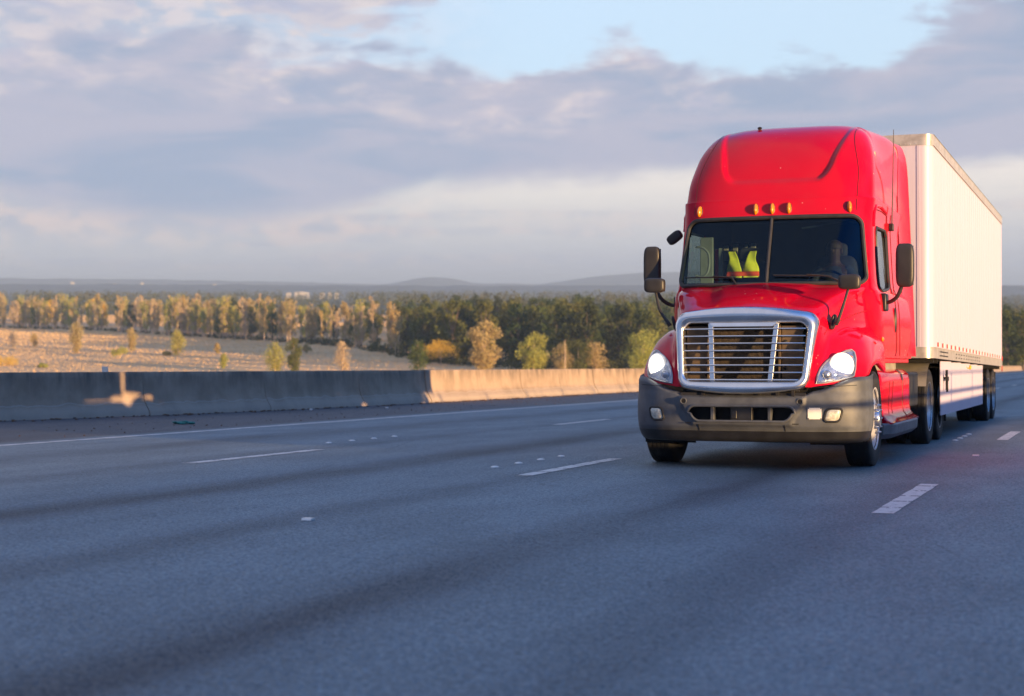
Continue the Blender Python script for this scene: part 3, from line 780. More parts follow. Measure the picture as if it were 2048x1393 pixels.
# ---- bumper: plan curve p in -1..1, height rows
def bplan(q, inset=0.):      # q in -1..1 -> (x, y), wraps round the corner
    a = q*math.pi/2*1.0; sx_ = math.sin(a); cxv = math.cos(a)
    x = 1.245*math.copysign(abs(sx_)**.80, sx_); y = .70-.66*abs(cxv)**.62
    y = .70-(.70-.03)*abs(cxv)**.55
    return x*(1-inset), y+inset*.9
def btop(x, y): return .775 + .045*ss(abs(x), .62, .74) + .15*ss(abs(x), .70, 1.20)+.03*ss(y, .4, .7)
def in_open(x, z): return inside((x, z), OPN)
OPN = rrect(-.565, .565, .505, .665, .075)
OPN = [(x*(1 if z > .585 else (1-.10*(.665-z)/.16)), z) for x, z in OPN]
QS = np.concatenate([np.linspace(-1, -.42, 46)[:-1], np.linspace(-.42, .42, 120), np.linspace(.42, 1, 46)[1:]])
rows = []
for q in QS:
    x, y = bplan(q); zt = btop(x, y); r_ = []
    for k in range(37):
        s_ = k/36; z = .40+(zt-.40)*s_
        bul = .035*math.sin(math.pi*min(1, (z-.40)/.42))+ .02*ss(z, .40, .46)
        cm_ = ss(.66-abs(x)-.10*ss(.72-z, 0, .25)*1.2, -.02, .03)*ss(z, .44, .48)
        top_r = .05*ss(s_, .93, 1.0)
        nx_, ny_ = x/1.25, -1.
        yy = y-(bul+.030*cm_)*(1-abs(q)**4)+.055-.0+top_r
        xx = x*(1+.010*bul/.035*abs(q)**3)
        r_.append(Vector((xx, yy, z)))
    r_.append(Vector((r_[-1].x*.985, r_[-1].y+.10, r_[-1].z-.005)))
    rows.append(r_)
mb = MB(); mb.grid(rows, skip=lambda i, j: in_open(((rows[i][j]+rows[i+1][j+1])/2).x, ((rows[i][j]+rows[i+1][j+1])/2).z) and ((rows[i][j]+rows[i+1][j+1])/2).y < .5)
bump = mb.build('bumper', 'bumper_plastic', tr, ang=50)
BB = BVHTree.FromPolygons([Vector(v) for v in mb.v], mb.f)
def on_b(x, z, off=0.):
    h_ = BB.ray_cast(Vector((x, -2, z)), Vector((0, 1, 0)))
    if h_[0] is None: return Vector((x, .08+off, z)), Vector((0, -1, 0))
    nn = h_[1] if h_[1].y < 0 else -h_[1]
    return h_[0]+nn*off, nn
# rolled lip of the lower intake and its dark interior with uprights
def bfy(x, z):
    q0 = abs(x)/1.245; a = math.asin(min(1, q0**(1/.80))); return .70-.67*abs(math.cos(a))**.55-.035+.055-.03-.03
mb = MB(); mb.tube([Vector((x, bfy(x, z)+.012, z)) for x, z in resample(OPN, .03)], .014, 8, closed=True)
mb.build('intake_lip', 'bumper_plastic', bump)
mb = MB(); mb.box(-.62, .62, .16, .19, .46, .70); mb.box(-.60, .60, .05, .18, .478, .486); mb.box(-.60, .60, .05, .18, .684, .692); mb.build('intake_back', 'soot_black', bump, smooth=False)
for x in (-.305, .30):
    mb = MB(); mb.box(x-.018, x+.018, .035, .14, .49, .68); mb.build('intake_upright', 'bumper_plastic', bump, smooth=False, bevel=.006)
mb = MB(); mb.box(-.11, .12, .03, .10, .505, .655); mb.box(-.14, .13, .01, .06, .488, .505); mb.box(-.10, -.04, .02, .04, .53, .62); mb.build('radar_sensor', 'black_plastic', bump, smooth=False, bevel=.008)
for sg in (-1, 1):
    p, nn = on_b(sg*.615, .712, .0)
    mb = MB(); mb.tube([p+Vector((.03*math.cos(a), -.004, .03*math.sin(a))) for a in np.linspace(0, 2*math.pi, 21)[:-1]], .008, 6, closed=True); th_ = mb.build('tow_hook_ring', 'bumper_plastic', bump)
    mb = MB(); mb.disc(p+Vector((0, -.006, 0)), .028, (0, -1, 0)); mb.build('tow_hook_hole', 'soot_black', th_, smooth=False)
    # fog lamp
    FO = rrect(.865, 1.005, .515, .635, .035)
    FO = [(x+.03*(z-.575)/.06*.5, z) for x, z in FO]
    cx, cz = .935, .575
    def fr(s_, off): return [on_b(sg*(cx+(x-cx)*s_), cz+(z-cz)*s_, off)[0] for x, z in FO]
    mb = MB(); mb.grid(list(map(list, zip(*[fr(s_, o_) for s_, o_ in ((1.0, .004), (.9, .012), (.6, .018), (.3, .02), (.02, .02))]))), closed_u=True)
    fl = mb.build('fog_light', 'fog_lens', bump)
    mb = MB(); mb.tube(fr(1.10, .004), .013, 8, closed=True); mb.build('fog_light_bezel', 'black_plastic', fl)
    # seam lines
    mb = MB(); mb.tube([on_b(sg*.455, z, .001)[0] for z in np.linspace(.405, .47, 6)], .004, 5); mb.build('bumper_joint', 'soot_black', bump); mb = MB(); mb.tube([on_b(sg*x, .885+.0*x-.03*(1.2-x)*2, .001)[0] for x in np.linspace(.72, 1.15, 14)], .003, 5)
    mb.build('bumper_joint', 'soot_black', bump)
    # red strip under the headlamp
mb = MB(); PL = [(.690, .535), (.825, .535), (.825, .650), (.690, .650)]
pp = [on_b(x, z, .012)[0] for x, z in PL]; mb.add(pp, [(0, 1, 2, 3)]); pq = [on_b(x, z, .004)[0] for x, z in PL]; mb.add(pp+pq, [(0, 1, 5, 4), (1, 2, 6, 5), (2, 3, 7, 6), (3, 0, 4, 7)])
pl = mb.build('number_plate', 'plate_white', bump, smooth=False); tag(pl, 'small blank white plate bolted to the bumper')
for (x, z) in PL:
    mb = MB(); p, nn = on_b(x*.9+.7575*.1, z*.9+.5925*.1, .014); mb.disc(p, .006, (0, -1, 0), 8); mb.build('plate_bolt', 'dark_metal', pl, smooth=False)
# dark valance below the bumper
rows = []
for q in QS:
    x, y = bplan(q); r_ = []
    for z, d, k in ((.402, .050, 1.), (.385, .062, .995), (.34, .078, .985), (.30, .11, .97), (.285, .16, .95)):
        zz_ = z - (0.0 if z > .38 else .0)
        r_.append(Vector((x*k, y+d-.02*(1-abs(q)**4), zz_+.0)))
    rows.append(r_)
mb = MB(); mb.grid(rows); mb.build('valance', 'black_plastic', tr)
# radiator support clutter in the slot above the bumper
mb = MB(); mb.box(-.66, .66, .10, .16, .74, .80)
for x in (-.43, -.20, -.02, .17, .36, .52): mb.box(x, x+.03, .075, .11, .745, .815+.01*math.sin(x*40))
mb.tube([(-.6, .12, .82), (-.2, .10, .80), (.2, .10, .83), (.6, .12, .82)], .012, 6)
mb.build('bumper_bracket', 'dark_metal', tr)

# ---- wheels
def tyre_prof(R_, w, grooves=4):
    p = [(R_*.60, -w*.40), (R_*.66, -w*.47), (R_*.80, -w*.50), (R_*.93, -w*.485), (R_*.985, -w*.44), (R_, -w*.40)]
    gw = w*.80/(grooves+1)
    for k in range(grooves):
        x = -w*.40+gw*(k+1); p += [(R_, x-.006), (R_*.978, x-.004), (R_*.978, x+.004), (R_, x+.006)]
    return p+[(R_, w*.40), (R_*.985, w*.44), (R_*.93, w*.485), (R_*.80, w*.50), (R_*.66, w*.47), (R_*.60, w*.40)]
def wheel(parent, x, y, sg, steer=True, wd=.285, dual=False, RR=.515):
    Mx = Matrix.Translation((x, y, RR-.004)) @ (Matrix.Rotation(math.pi, 4, 'Z') if sg < 0 else Matrix.Identity(4))
    w = bpy.data.objects.new('wheel', None); COL.objects.link(w); w.parent = parent; w.matrix_local = Mx
    mb = MB(); mb.lathe(tyre_prof(RR, wd), 56); mb.build('tyre', 'tyre_rubber', w, ang=28)
    if dual: mb = MB(); mb.lathe([(r, q-.335) for r, q in tyre_prof(RR, wd)], 48); mb.build('tyre', 'tyre_rubber', w, ang=28)
    f = wd*.47
    mb = MB()
    if steer: prof = [(RR*.64, f*.9), (RR*.66, f), (RR*.63, f), (RR*.60, f*.7), (RR*.58, f*.25), (RR*.54, f*.45), (RR*.44, f*.85), (RR*.33, f*1.02), (RR*.26, f*1.05), (RR*.22, f*.7), (.01, f*.7)]
    else: prof = [(RR*.64, f*.9), (RR*.66, f), (RR*.63, f), (RR*.60, f*.6), (RR*.57, -f*.6), (RR*.50, -f*1.0), (RR*.34, -f*1.1), (RR*.27, -f*.95), (.01, -f*.95)]
    mb.lathe(prof, 40); mb.build('rim', 'rim_white' if steer else 'brushed_metal', w, ang=40)
    hx = (f*.5 if steer else -f*.9)
    for k in range(10):
        mb = MB(); a = 2*math.pi*(k+.5)/10; r_ = RR*.49; mb.ellipsoid((hx+(.10*f if steer else 0), r_*math.cos(a), r_*math.sin(a)), .014, .028, .028, 8, 6)
        mb.build('rim_hole', 'soot_black', w)
    mb = MB(); mb.lathe([(RR*.21, hx), (RR*.21, hx+.09 if steer else hx+.16), (RR*.17, hx+.12 if steer else hx+.20), (.005, hx+.12 if steer else hx+.20)], 24); mb.build('hub', 'brushed_metal', w)
    n0 = 10
    for k in range(n0):
        mb = MB(); a = 2*math.pi*k/n0; r_ = RR*.295; lx = f*1.02 if steer else -f*1.0
        L = .055 if steer else .045
        c_, s_ = math.cos(a), math.sin(a)
        mb.tube([(lx, r_*c_, r_*s_), (lx+L*.5, r_*c_, r_*s_), (lx+L*.55, r_*c_, r_*s_), (lx+L, r_*c_, r_*s_)], [.018, .018, .013, .007], 8)
        mb.build('lug_nut', 'brushed_metal', w)
    return w
wheel(tr, 1.08, 1.20, 1); wheel(tr, -1.10, 1.20, -1)
for y in (6.45, 7.77):
    wheel(tr, 1.085, y, 1, steer=False, dual=True, wd=.26, RR=.52); wheel(tr, -1.085, y, -1, steer=False, dual=True, wd=.26, RR=.52)
# wheel wells
for sg in (-1, 1):
    mb = MB(); rows = []
    for a in np.linspace(R(-25), R(205), 22):
        rows.append([Vector((sg*xx, 1.20-.66*math.cos(a), .50+.60*math.sin(a))) for xx in (1.19, .62)])
    mb.grid(rows); mb.build('wheel_well', 'soot_black', tr)
# frame, axles, tanks
mb = MB()
for x in (-.43, .43): mb.box(x-.05, x+.05, .5, 9.0, .68, .94)
mb.box(-.42, .42, .35, 1.9, .55, 1.2); mb.build('chassis_frame', 'soot_black', tr, smooth=False)
mb = MB(); mb.tube([(-1., 1.2, .5), (-.5, 1.2, .42), (.5, 1.2, .42), (1., 1.2, .5)], .055, 8)
for y in (6.45, 7.77): mb.tube([(-.95, y, .51), (.95, y, .51)], .09, 10); mb.ellipsoid((0, y, .53), .24, .24, .22)
mb.build('axle', 'dark_metal', tr)
for sg in (-1, 1):
    # faired tank: section (x, z), rounded shoulder, concave flare to the step
    sec = [(1.02, 1.045), (1.13, 1.03), (1.185, .98), (1.20, .90), (1.20, .75), (1.20, .60), (1.215, .53), (1.255, .475), (1.315, .445), (1.315, .43)]
    rows = []
    for y, k in ((1.80, .0), (1.815, .01), (1.86, .02), (2.6, .02), (3.4, .02), (4.20, .02), (4.30, .015), (4.34, .0)):
        sec2 = [(x-.02+k-(.10*(1-ss(y, 3.9, 4.3)) if x > 1.22 and False else 0), z) for x, z in sec]
        rows.append([Vector((sg*x, y, z)) for x, z in sec2])
    mb = MB(); mb.grid(rows)
    for y in (1.80, 4.34): P = [Vector((sg*(x-.02), y, z)) for x, z in sec]+[Vector((sg*.9, y, .43)), Vector((sg*.9, y, 1.04))]; mb.add(P, [tuple(range(len(P)))])
    tk = mb.build('tank_fairing', 'red_paint', tr, ang=45)
    mb = MB(); cs = [(x+.006, z) for x, z in sec[:7]]
    mb.grid([[Vector((sg*x, y, z)) for x, z in sec[:4]] for y in (3.52, 3.62)]); 
    for v_i in range(len(mb.v)): mb.v[v_i] = (mb.v[v_i][0]+sg*.006, mb.v[v_i][1], mb.v[v_i][2]+.004)
    mb.build('tank_strap', 'rubber_trim', tk)
    mb = MB(); mb.tube([Vector((sg*(x+.001), 3.57, z)) for x, z in sec[3:8]], .005, 5); mb.tube([Vector((sg*(x+.001), 2.75-.5*(.9-z), z)) for x, z in sec[3:7]], .005, 5); mb.tube([Vector((sg*(x+.001), 2.45-.5*(.9-z), z)) for x, z in sec[3:7]], .005, 5); mb.build('panel_gap', 'seam_dark', tk)
    mb = MB()
    rows = []
    for y, k in ((1.72, -.10), (1.80, -.03), (2.0, 0), (4.0, 0), (4.18, -.02), (4.28, -.10)):
        rows.append([Vector((sg*(x+k), y, z)) for x, z in ((1.05, .435), (1.31, .44), (1.335, .42), (1.325, .32), (1.26, .265), (1.05, .26))])
    mb.grid(rows); P = rows[0]; mb.add(P, [tuple(range(6))]); mb.add(rows[-1], [tuple(range(6))])
    st = mb.build('step', 'step_grey', tr)
    mb = MB(); mb.box(min(sg*1.10, sg*1.29), max(sg*1.10, sg*1.29), 1.95, 2.9, .443, .452); mb.box(min(sg*1.10, sg*1.29), max(sg*1.10, sg*1.29), 3.0, 4.0, .443, .452); mb.build('step_tread', 'red_paint', st, smooth=False)
    mb = MB(); mb.box(min(sg*.75, sg*1.12), max(sg*.75, sg*1.12), 1.95, 3.6, 1.03, 1.12); mb.build('battery_box', 'tan_panel', tr, smooth=False, bevel=.01)
    # half mudguards ahead of and above the drive wheels
    mb = MB(); mb.grid([[Vector((sg*x, 6.45-.62*math.cos(a), .52+.60*math.sin(a))) for x in (.75, 1.22)] for a in np.linspace(R(28), R(100), 12)]); mb.build('drive_mudguard', 'tan_panel', tr)
    mb = MB(); mb.box(min(sg*.7, sg*1.15), max(sg*.7, sg*1.15), 4.5, 5.6, .55, 1.0); mb.build('air_tank_cover', 'dark_metal', tr, bevel=.03)
    mb = MB(); mb.box(min(sg*.75, sg*1.22), max(sg*.75, sg*1.22), 8.5, 8.52, .25, .95); mb.build('mudflap', 'soot_black', tr, smooth=False)
mb = MB(); mb.box(-.5, .5, 6.4, 7.9, 1.0, 1.13); mb.lathe([(.45, -.03), (.45, .03)], 20, M=Matrix.Translation((0, 7.1, 1.13)) @ Matrix.Rotation(R(90), 4, 'Y')); mb.build('fifth_wheel', 'soot_black', tr, smooth=False)
mb = MB(); mb.ellipsoid((1.237, 1.60, 1.375), .02, .045, .028, 12, 6); mb.build('side_turn_signal', 'amber_lens', tr); mb = MB(); mb.ellipsoid((-1.237, 1.60, 1.375), .02, .045, .028, 12, 6); mb.build('side_turn_signal', 'amber_lens', tr)

# ---- mirrors
def soft_box(cx, cy, cz, hx, hy, hz, n=16, e=4.5, M=None):
    mb_ = MB(); rows = []
    for i in range(n*2):
        a = 2*math.pi*i/(n*2); r_ = []
        for j in range(n+1):
            p = -math.pi/2+math.pi*j/n
            def f(v): return math.copysign(abs(v)**(2/e), v)
            r_.append(Vector((cx+hx*f(math.cos(a))*abs(math.cos(p))**(2/e), cy+hy*f(math.sin(a))*abs(math.cos(p))**(2/e), cz+hz*f(math.sin(p)))))
        rows.append(r_)
    mb_.grid(rows, closed_u=True); return mb_
for sg in (-1, 1):
    mx = 1.45 if sg > 0 else 1.47; zc = 2.205 if sg > 0 else 2.245; dy = 0
    mb = soft_box(sg*mx, 1.86, zc, .10, .065, .245); mm = mb.build('door_mirror', 'mirror_plastic', tr)
    mb = MB(); P = [Vector((sg*mx+.085*a, 1.932, zc+.22*b_)) for a, b_ in ((-1, -1), (1, -1), (1, 1), (-1, 1))]; mb.add(P, [(0, 1, 2, 3)]); mb.build('mirror_glass', 'mirror_glass', mm, smooth=False)
    mb = MB(); mb.tube(cr_curve([(sg*1.19, 1.97, 1.80), (sg*1.27, 1.95, 1.80), (sg*1.36, 1.90, 1.86), (sg*(mx-.03), 1.87, 1.99)], 5), .022, 10); mb.build('mirror_arm', 'mirror_plastic', mm)
    mb = MB(); mb.box(min(sg*1.165, sg*1.235), max(sg*1.165, sg*1.235), 1.93, 2.14, 1.70, 1.90); mb.build('mirror_bracket', 'black_plastic', mm, bevel=.02)
    # bonnet mirror
    hx = 1.035 if sg > 0 else 1.085
    mb = soft_box(sg*hx, .60, 1.965, .117, .06, .080, e=4); hm = mb.build('hood_mirror', 'mirror_plastic', tr)
    mb = MB(); P = [Vector((sg*hx+.10*a, .663, 1.965+.065*b_)) for a, b_ in ((-1, -1), (1, -1), (1, 1), (-1, 1))]; mb.add(P, [(0, 1, 2, 3)]); mb.build('mirror_glass', 'mirror_glass', hm, smooth=False)
    mb = MB(); mb.tube(cr_curve([(sg*(hx-.01), .60, 1.90), (sg*(hx-.065), .565, 1.70), (sg*.925, .54, 1.56), (sg*.90, .55, 1.52)], 4), [.014]*4+[.017]*4+[.022]*3+[.026]*2, 10); mb.build('mirror_stalk', 'mirror_plastic', hm)
    mb = soft_box(0, 0, 0, .020, .055, .085, e=3); fo = mb.build('mirror_foot', 'black_plastic', hm); fo.location = (sg*.865, .60, 1.545); fo.rotation_euler = (0, R(sg*14), R(-sg*14))
mb = soft_box(0, 0, 0, .06, .05, .10, e=3.5); lm = mb.build('look_down_mirror', 'mirror_plastic', tr); lm.location = (-1.235, 2.0, 2.60); lm.rotation_euler = (R(10), R(55), 0)

# ---- cab interior seen through the glass
def seat(x, y, name):
    mb = soft_box(x, y, 1.62, .26, .26, .10, e=5); s_ = mb.build(name, 'seat_cloth', tr)
    mb = soft_box(x, y+.28, 2.02, .25, .09, .38, e=5); mb.build('seat_back', 'seat_cloth', s_)
    mb = soft_box(x, y+.27, 2.46, .13, .06, .09, e=4); mb.build('headrest', 'seat_cloth', s_)
    return s_
seat(-.62, 2.98, 'passenger_seat'); seat(.52, 2.62, 'driver_seat')
mb = MB()
rows = []
for x in np.linspace(-1.04, 1.04, 15):
    yf = cab_y(x*.97, 2.0)
    rows.append([Vector((x, yf+.06, 1.90)), Vector((x, yf+.10, 2.02+.01*math.sin(x*5))), Vector((x, 2.02, 2.02)), Vector((x, 2.10, 1.96)), Vector((x, 2.12, 1.6))])
mb.grid(rows); mb.build('dashboard', 'interior_grey', tr)
mb = MB(); mb.tube([Vector((.52+.22*math.cos(a), 2.16+.07*math.sin(a), 2.02+.16*math.sin(a))) for a in np.linspace(0, 2*math.pi, 25)[:-1]], .015, 8, closed=True); mb.tube([(.52, 2.1, 1.9), (.52, 2.16, 2.02)], .03, 8); mb.tube([(.32, 2.16, 2.02), (.72, 2.16, 2.02)], .015, 6); mb.build('steering_wheel', 'black_plastic', tr)
# pale door-pillar lining, grab handle, red belt and light strips at the passenger side
for x0, x1, y, z0, z1, mt in ((-1.02, -.86, 2.36, 1.9, 2.62, 'interior_beige'), (-.83, -.78, 2.5, 1.9, 2.5, 'interior_beige'), (-.92, -.87, 2.7, 2.0, 2.5, 'seat_red'), (-.98, -.95, 2.7, 2.05, 2.46, 'seat_red')):
    mb = MB(); mb.box(x0, x1, y, y+.03, z0, z1); mb.build('pillar_lining' if mt != 'seat_red' else 'red_belt_strap', mt, tr, smooth=False, bevel=.01)
for k, x in enumerate((-.99, -.87, -.72, -.64)):
    mb = MB(); mb.box(x, x+(.065 if k != 2 else .04), 3.42, 3.45, 2.40, 2.62-(0 if k else .02)); mb.build('rear_panel', 'interior_beige', tr, smooth=False, bevel=.01)
mb = MB(); mb.tube(cr_curve([(-.98, 2.0, 2.48), (-.90, 2.0, 2.47), (-.83, 2.0, 2.40), (-.82, 2.0, 2.28), (-.84, 2.0, 2.18), (-.90, 2.0, 2.13), (-.98, 2.0, 2.14)], 5), .014, 8); mb.build('grab_handle', 'interior_beige', tr)
mb = MB(); mb.tube([(.28, 1.95, 2.66), (.60, 2.0, 2.70), (.95, 2.05, 2.72)], .012, 6); mb.build('sun_visor_rod', 'interior_grey', tr)
ZV = 2.42
# hi-vis waistcoat draped over the passenger seat
vest = empty('safety_vest', TRK @ Matrix.Translation((-.655, 3.11, 2.18)))
tag(vest, 'yellow-green safety vest with orange band, draped over the passenger seat behind the windshield', 'vest')
def vp(x, z): return Vector((x, -.06-.035*math.cos(x*6)+.012*math.sin(x*31+z*17)+.01*math.sin(z*40+x*9), z))
mb = MB()
for sg in (-1, 1):
    rows = []
    for k in range(13):
        z = .06+.25*k/12; q = k/12
        xi = .003+.088*q**1.15; xo = .205-.040*ss(q, .05, .6)+.012*ss(q, .6, 1)
        rows.append([vp(sg*(xi+(xo-xi)*j/8), z) for j in range(9)])
    mb.grid(rows)
    rows = [[vp(sg*(.004+.2*j/8), -.015+.02*k) for j in range(9)] for k in range(2)]; mb.grid(rows)
vb = mb.build('vest_cloth', 'vest_yellow', vest); so_m = vb.modifiers.new('thick', 'SOLIDIFY'); so_m.thickness = .008
mb = MB(); mb.grid([[vp(-.205+.41*j/20, .005+.0275*k)+Vector((0, -.006, 0)) for j in range(21)] for k in range(3)]); vo_ = mb.build('reflective_band', 'vest_orange', vest); q = vo_.modifiers.new('thick', 'SOLIDIFY'); q.thickness = .006

# ---- driver: one continuous skinned body behind the wheel
drv = empty('person', TRK @ Matrix.Translation((.52, 2.72, 1.72)))
tag(drv, 'driver in a dark shirt sitting behind the steering wheel in the shadow of the cab', 'person')
J = [((0, 0, 0), .15), ((0, .03, .18), .145), ((0, .06, .38), .155), ((0, .06, .50), .12), ((0, .04, .58), .055), ((0, .02, .66), .075), ((0, .01, .74), .088), ((0, .02, .82), .065),
     ((-.17, .05, .47), .065), ((-.26, -.02, .27), .05), ((-.20, -.24, .24), .038), ((-.17, -.36, .30), .034),
     ((.17, .05, .47), .065), ((.27, -.02, .27), .05), ((.21, -.24, .24), .038), ((.17, -.36, .30), .034),
     ((-.10, -.18, .03), .09), ((-.12, -.42, .0), .07), ((.10, -.18, .03), .09), ((.12, -.42, .0), .07)]
E_ = [(0, 1), (1, 2), (2, 3), (3, 4), (4, 5), (5, 6), (6, 7), (3, 8), (8, 9), (9, 10), (10, 11), (3, 12), (12, 13), (13, 14), (14, 15), (0, 16), (16, 17), (0, 18), (18, 19)]
for sg, w_ in ((-1, 11), (1, 15)):
    bx, by, bz = J[w_][0]
    for k in range(5):
        a = R(-50+26*k); l1 = (.04, .045, .047, .044, .036)[k]
        i0 = len(J)
        J.append(((bx+sg*.0+.02*math.sin(a)*1.2, by-.03, bz+.018*math.cos(a)), .011)); J.append(((bx+.032*math.sin(a), by-.03-l1*.7, bz+.02*math.cos(a)+.012), .009)); J.append(((bx+.034*math.sin(a), by-.03-l1, bz+.02*math.cos(a)-.015), .008))
        E_ += [(w_, i0), (i0, i0+1), (i0+1, i0+2)]
me = bpy.data.meshes.new('body'); me.from_pydata([j[0] for j in J], E_, []); body = bpy.data.objects.new('body', me); COL.objects.link(body); body.parent = drv
me.materials.append(MAT['skin'])
sk = body.modifiers.new('skin', 'SKIN'); body.modifiers.new('sub', 'SUBSURF').render_levels = 2
sd = me.skin_vertices[0].data
for i, j in enumerate(J): sd[i].radius = (j[1], j[1])
sd[0].use_root = True
mb = MB()
rows = []
for z, rx, ry, cy in ((-.06, .19, .17, 0.), (.1, .185, .16, .02), (.3, .195, .16, .05), (.44, .21, .14, .06), (.52, .13, .11, .05), (.545, .075, .075, .04)):
    rows.append([Vector((rx*math.cos(a), cy+ry*math.sin(a), z)) for a in np.linspace(0, 2*math.pi, 25)])
mb.grid(rows)
for sg in (-1, 1): mb.tube([(sg*.14, .05, .49), (sg*.20, .03, .44), (sg*.27, -.02, .27), (sg*.22, -.18, .25)], [.08, .08, .062, .052], 12, cap=False)
mb.build('shirt', 'shirt', drv)
mb = MB(); mb.ellipsoid((0, .035, .775), .097, .102, .085, 16, 10); mb.build('hair', 'hair', drv)
mb = MB(); mb.ellipsoid((0, -.085, .725), .012, .018, .022, 8, 6)
for sg in (-1, 1): mb.ellipsoid((sg*.087, .02, .72), .012, .02, .03, 8, 6)
mb.build('nose_and_ears', 'skin', drv)
mb = MB()
for sg in (-1, 1): mb.ellipsoid((sg*.032, -.072, .745), .012, .008, .007, 8, 6)
mb.ellipsoid((0, -.075, .685), .024, .008, .006, 8, 6)
mb.build('eyes_and_mouth', 'hair', drv)

# ================================================================ trailer
tl = empty('semi_trailer', ROAD @ Matrix.Translation((TCX+.01, S0+5.85, 0)))
tag(tl, 'long white box trailer coupled behind the red tractor', 'trailer')
LEN = 13.2; HWt = 1.30
def zb_(y): return 1.185-.125*y/LEN
ZT = 4.225
def plan(z):   # horizontal outline, rounded front corners
    pts = []
    r_ = .14
    for k in range(9): a = R(180+90*k/8); pts.append((-HWt+r_+r_*math.cos(a), r_+r_*math.sin(a)))
    for k in range(9): a = R(270+90*k/8); pts.append((HWt-r_+r_*math.cos(a), r_+r_*math.sin(a)))
    ny = 24
    right = [(HWt, .14+(LEN-.14)*k/ny) for k in range(1, ny+1)]
    left = [(-HWt, LEN-(LEN-.14)*k/ny) for k in range(0, ny)]
    return pts+right+left
pl_ = plan(0)
rows = []
for k, s_ in enumerate(np.linspace(0, 1, 12)):
    rows.append([Vector((x, y, zb_(y)+.14+(ZT-.14-zb_(y)-.14)*s_)) for x, y in pl_])
mb = MB(); mb.grid([list(r) for r in zip(*rows)], closed_u=True)
mb.build('trailer_box', 'trailer_white', tl, ang=30)
def belt(z0f, z1f, off, m_, name):
    def P(zf, o_): return [Vector((x+math.copysign(o_, x)*(1 if abs(x) > 1.2 else 0), y-(o_ if y < .1 else 0)+(o_ if y > LEN-.01 else 0), zf(y))) for x, y in pl_]
    r_ = [P(z0f, -.02), P(z0f, off), P(z1f, off), P(z1f, -.02)]
    mb_ = MB(); mb_.grid([list(q) for q in zip(*r_)], closed_u=True); return mb_.build(name, m_, tl, ang=30)
belt(lambda y: zb_(y), lambda y: zb_(y)+.15, .006, 'trailer_rail', 'bottom_rail')
belt(lambda y: ZT-.15, lambda y: ZT, .010, 'trailer_rail', 'top_rail')
mb = MB(); mb.add([Vector((x, y, ZT+.001)) for x, y in pl_], [tuple(range(len(pl_)))]); mb.build('roof', 'trailer_white', tl, smooth=False)
mb = MB(); mb.add([Vector((x, y, zb_(y)+.0)) for x, y in pl_], [tuple(range(len(pl_)))])
for y in np.arange(.5, LEN, .5): mb.box(-1.26, 1.26, y, y+.05, zb_(y)-.06, zb_(y)-.001)
mb.build('underside', 'soot_black', tl, smooth=False)
# panel posts and rivets
for sg in (-1, 1):
    for y in np.arange(.35, LEN-.1, .405):
        mb = MB(); mb.box(sg*HWt-.003, sg*HWt+.003, y, y+.016, zb_(y)+.15, ZT-.15); mb.build('side_post', 'trailer_white', tl, smooth=False)
mb = MB()
for x in (1.13, .75, .0, -.75, -1.13):
    for z in np.arange(1.35, 4.0, .055): mb.ellipsoid((x, -.002, z), .006, .006, .006, 5, 3)
for x in np.arange(-1.15, 1.16, .07): mb.ellipsoid((x, -.013, 4.095), .006, .005, .006, 5, 3)
for y in np.arange(.25, LEN, .10): mb.ellipsoid((HWt+.011, y, 4.11), .005, .006, .005, 5, 3)
mb.build('rivets', 'brushed_metal', tl)
for sg in (-1, 1):
    mb = MB(); mb.box(sg*1.12-.02, sg*1.12+.02, -.006, .004, 1.34, 4.07); mb.build('corner_post', 'trailer_white', tl, smooth=False)
# reflective tape
for y in np.arange(.62, LEN-.2, .62):
    z = zb_(y)+.195; mbr = MB(); mbw = MB()
    mbr.box(HWt+.001, HWt+.009, y, y+.13, z-.03, z+.03); mbw.box(HWt+.001, HWt+.008, y+.135, y+.30, z-.03, z+.03)
    mbr.build('red_tape', 'red_reflector', tl, smooth=False); mbw.build('white_tape', 'white_reflector', tl, smooth=False)
for z0, z1 in ((-.10, .02), (.12, .22)):
    mb = MB(); mb.box(HWt-.0, HWt+.014, LEN-.09, LEN-.01, zb_(LEN)+z0, zb_(LEN)+z1); mb.build('rear_side_marker', 'red_reflector', tl, smooth=False)
mb = MB()
for z in (.045, .10):
    for y in list(np.arange(.9, 1.9, .16))+list(np.arange(3.2, 7.6, .42)): mb.box(HWt+.006, HWt+.010, y, y+.13, zb_(y)+z-.009, zb_(y)+z+.009)
mb.build('rail_slots', 'dark_metal', tl, smooth=False)
# skirt
ys = [1.3, 2.8, 4.4, 6.0, 7.4, 8.60]
for a, b_ in zip(ys[:-1], ys[1:]):
    mb = MB(); mb.box(1.262, 1.272, a+.006, b_-.006, .37, zb_(a)-.03); mb.build('skirt_panel', 'trailer_white', tl, smooth=False)
    mb = MB(); mb.box(-1.272, -1.262, a+.006, b_-.006, .37, zb_(a)-.03); mb.build('skirt_panel', 'trailer_white', tl, smooth=False)
for sg in (-1, 1):
    mb = MB(); mb.box(sg*1.25-.01, sg*1.25+.01, 1.35, 8.55, .42, 1.05); mb.build('skirt_backing', 'soot_black', tl, smooth=False)
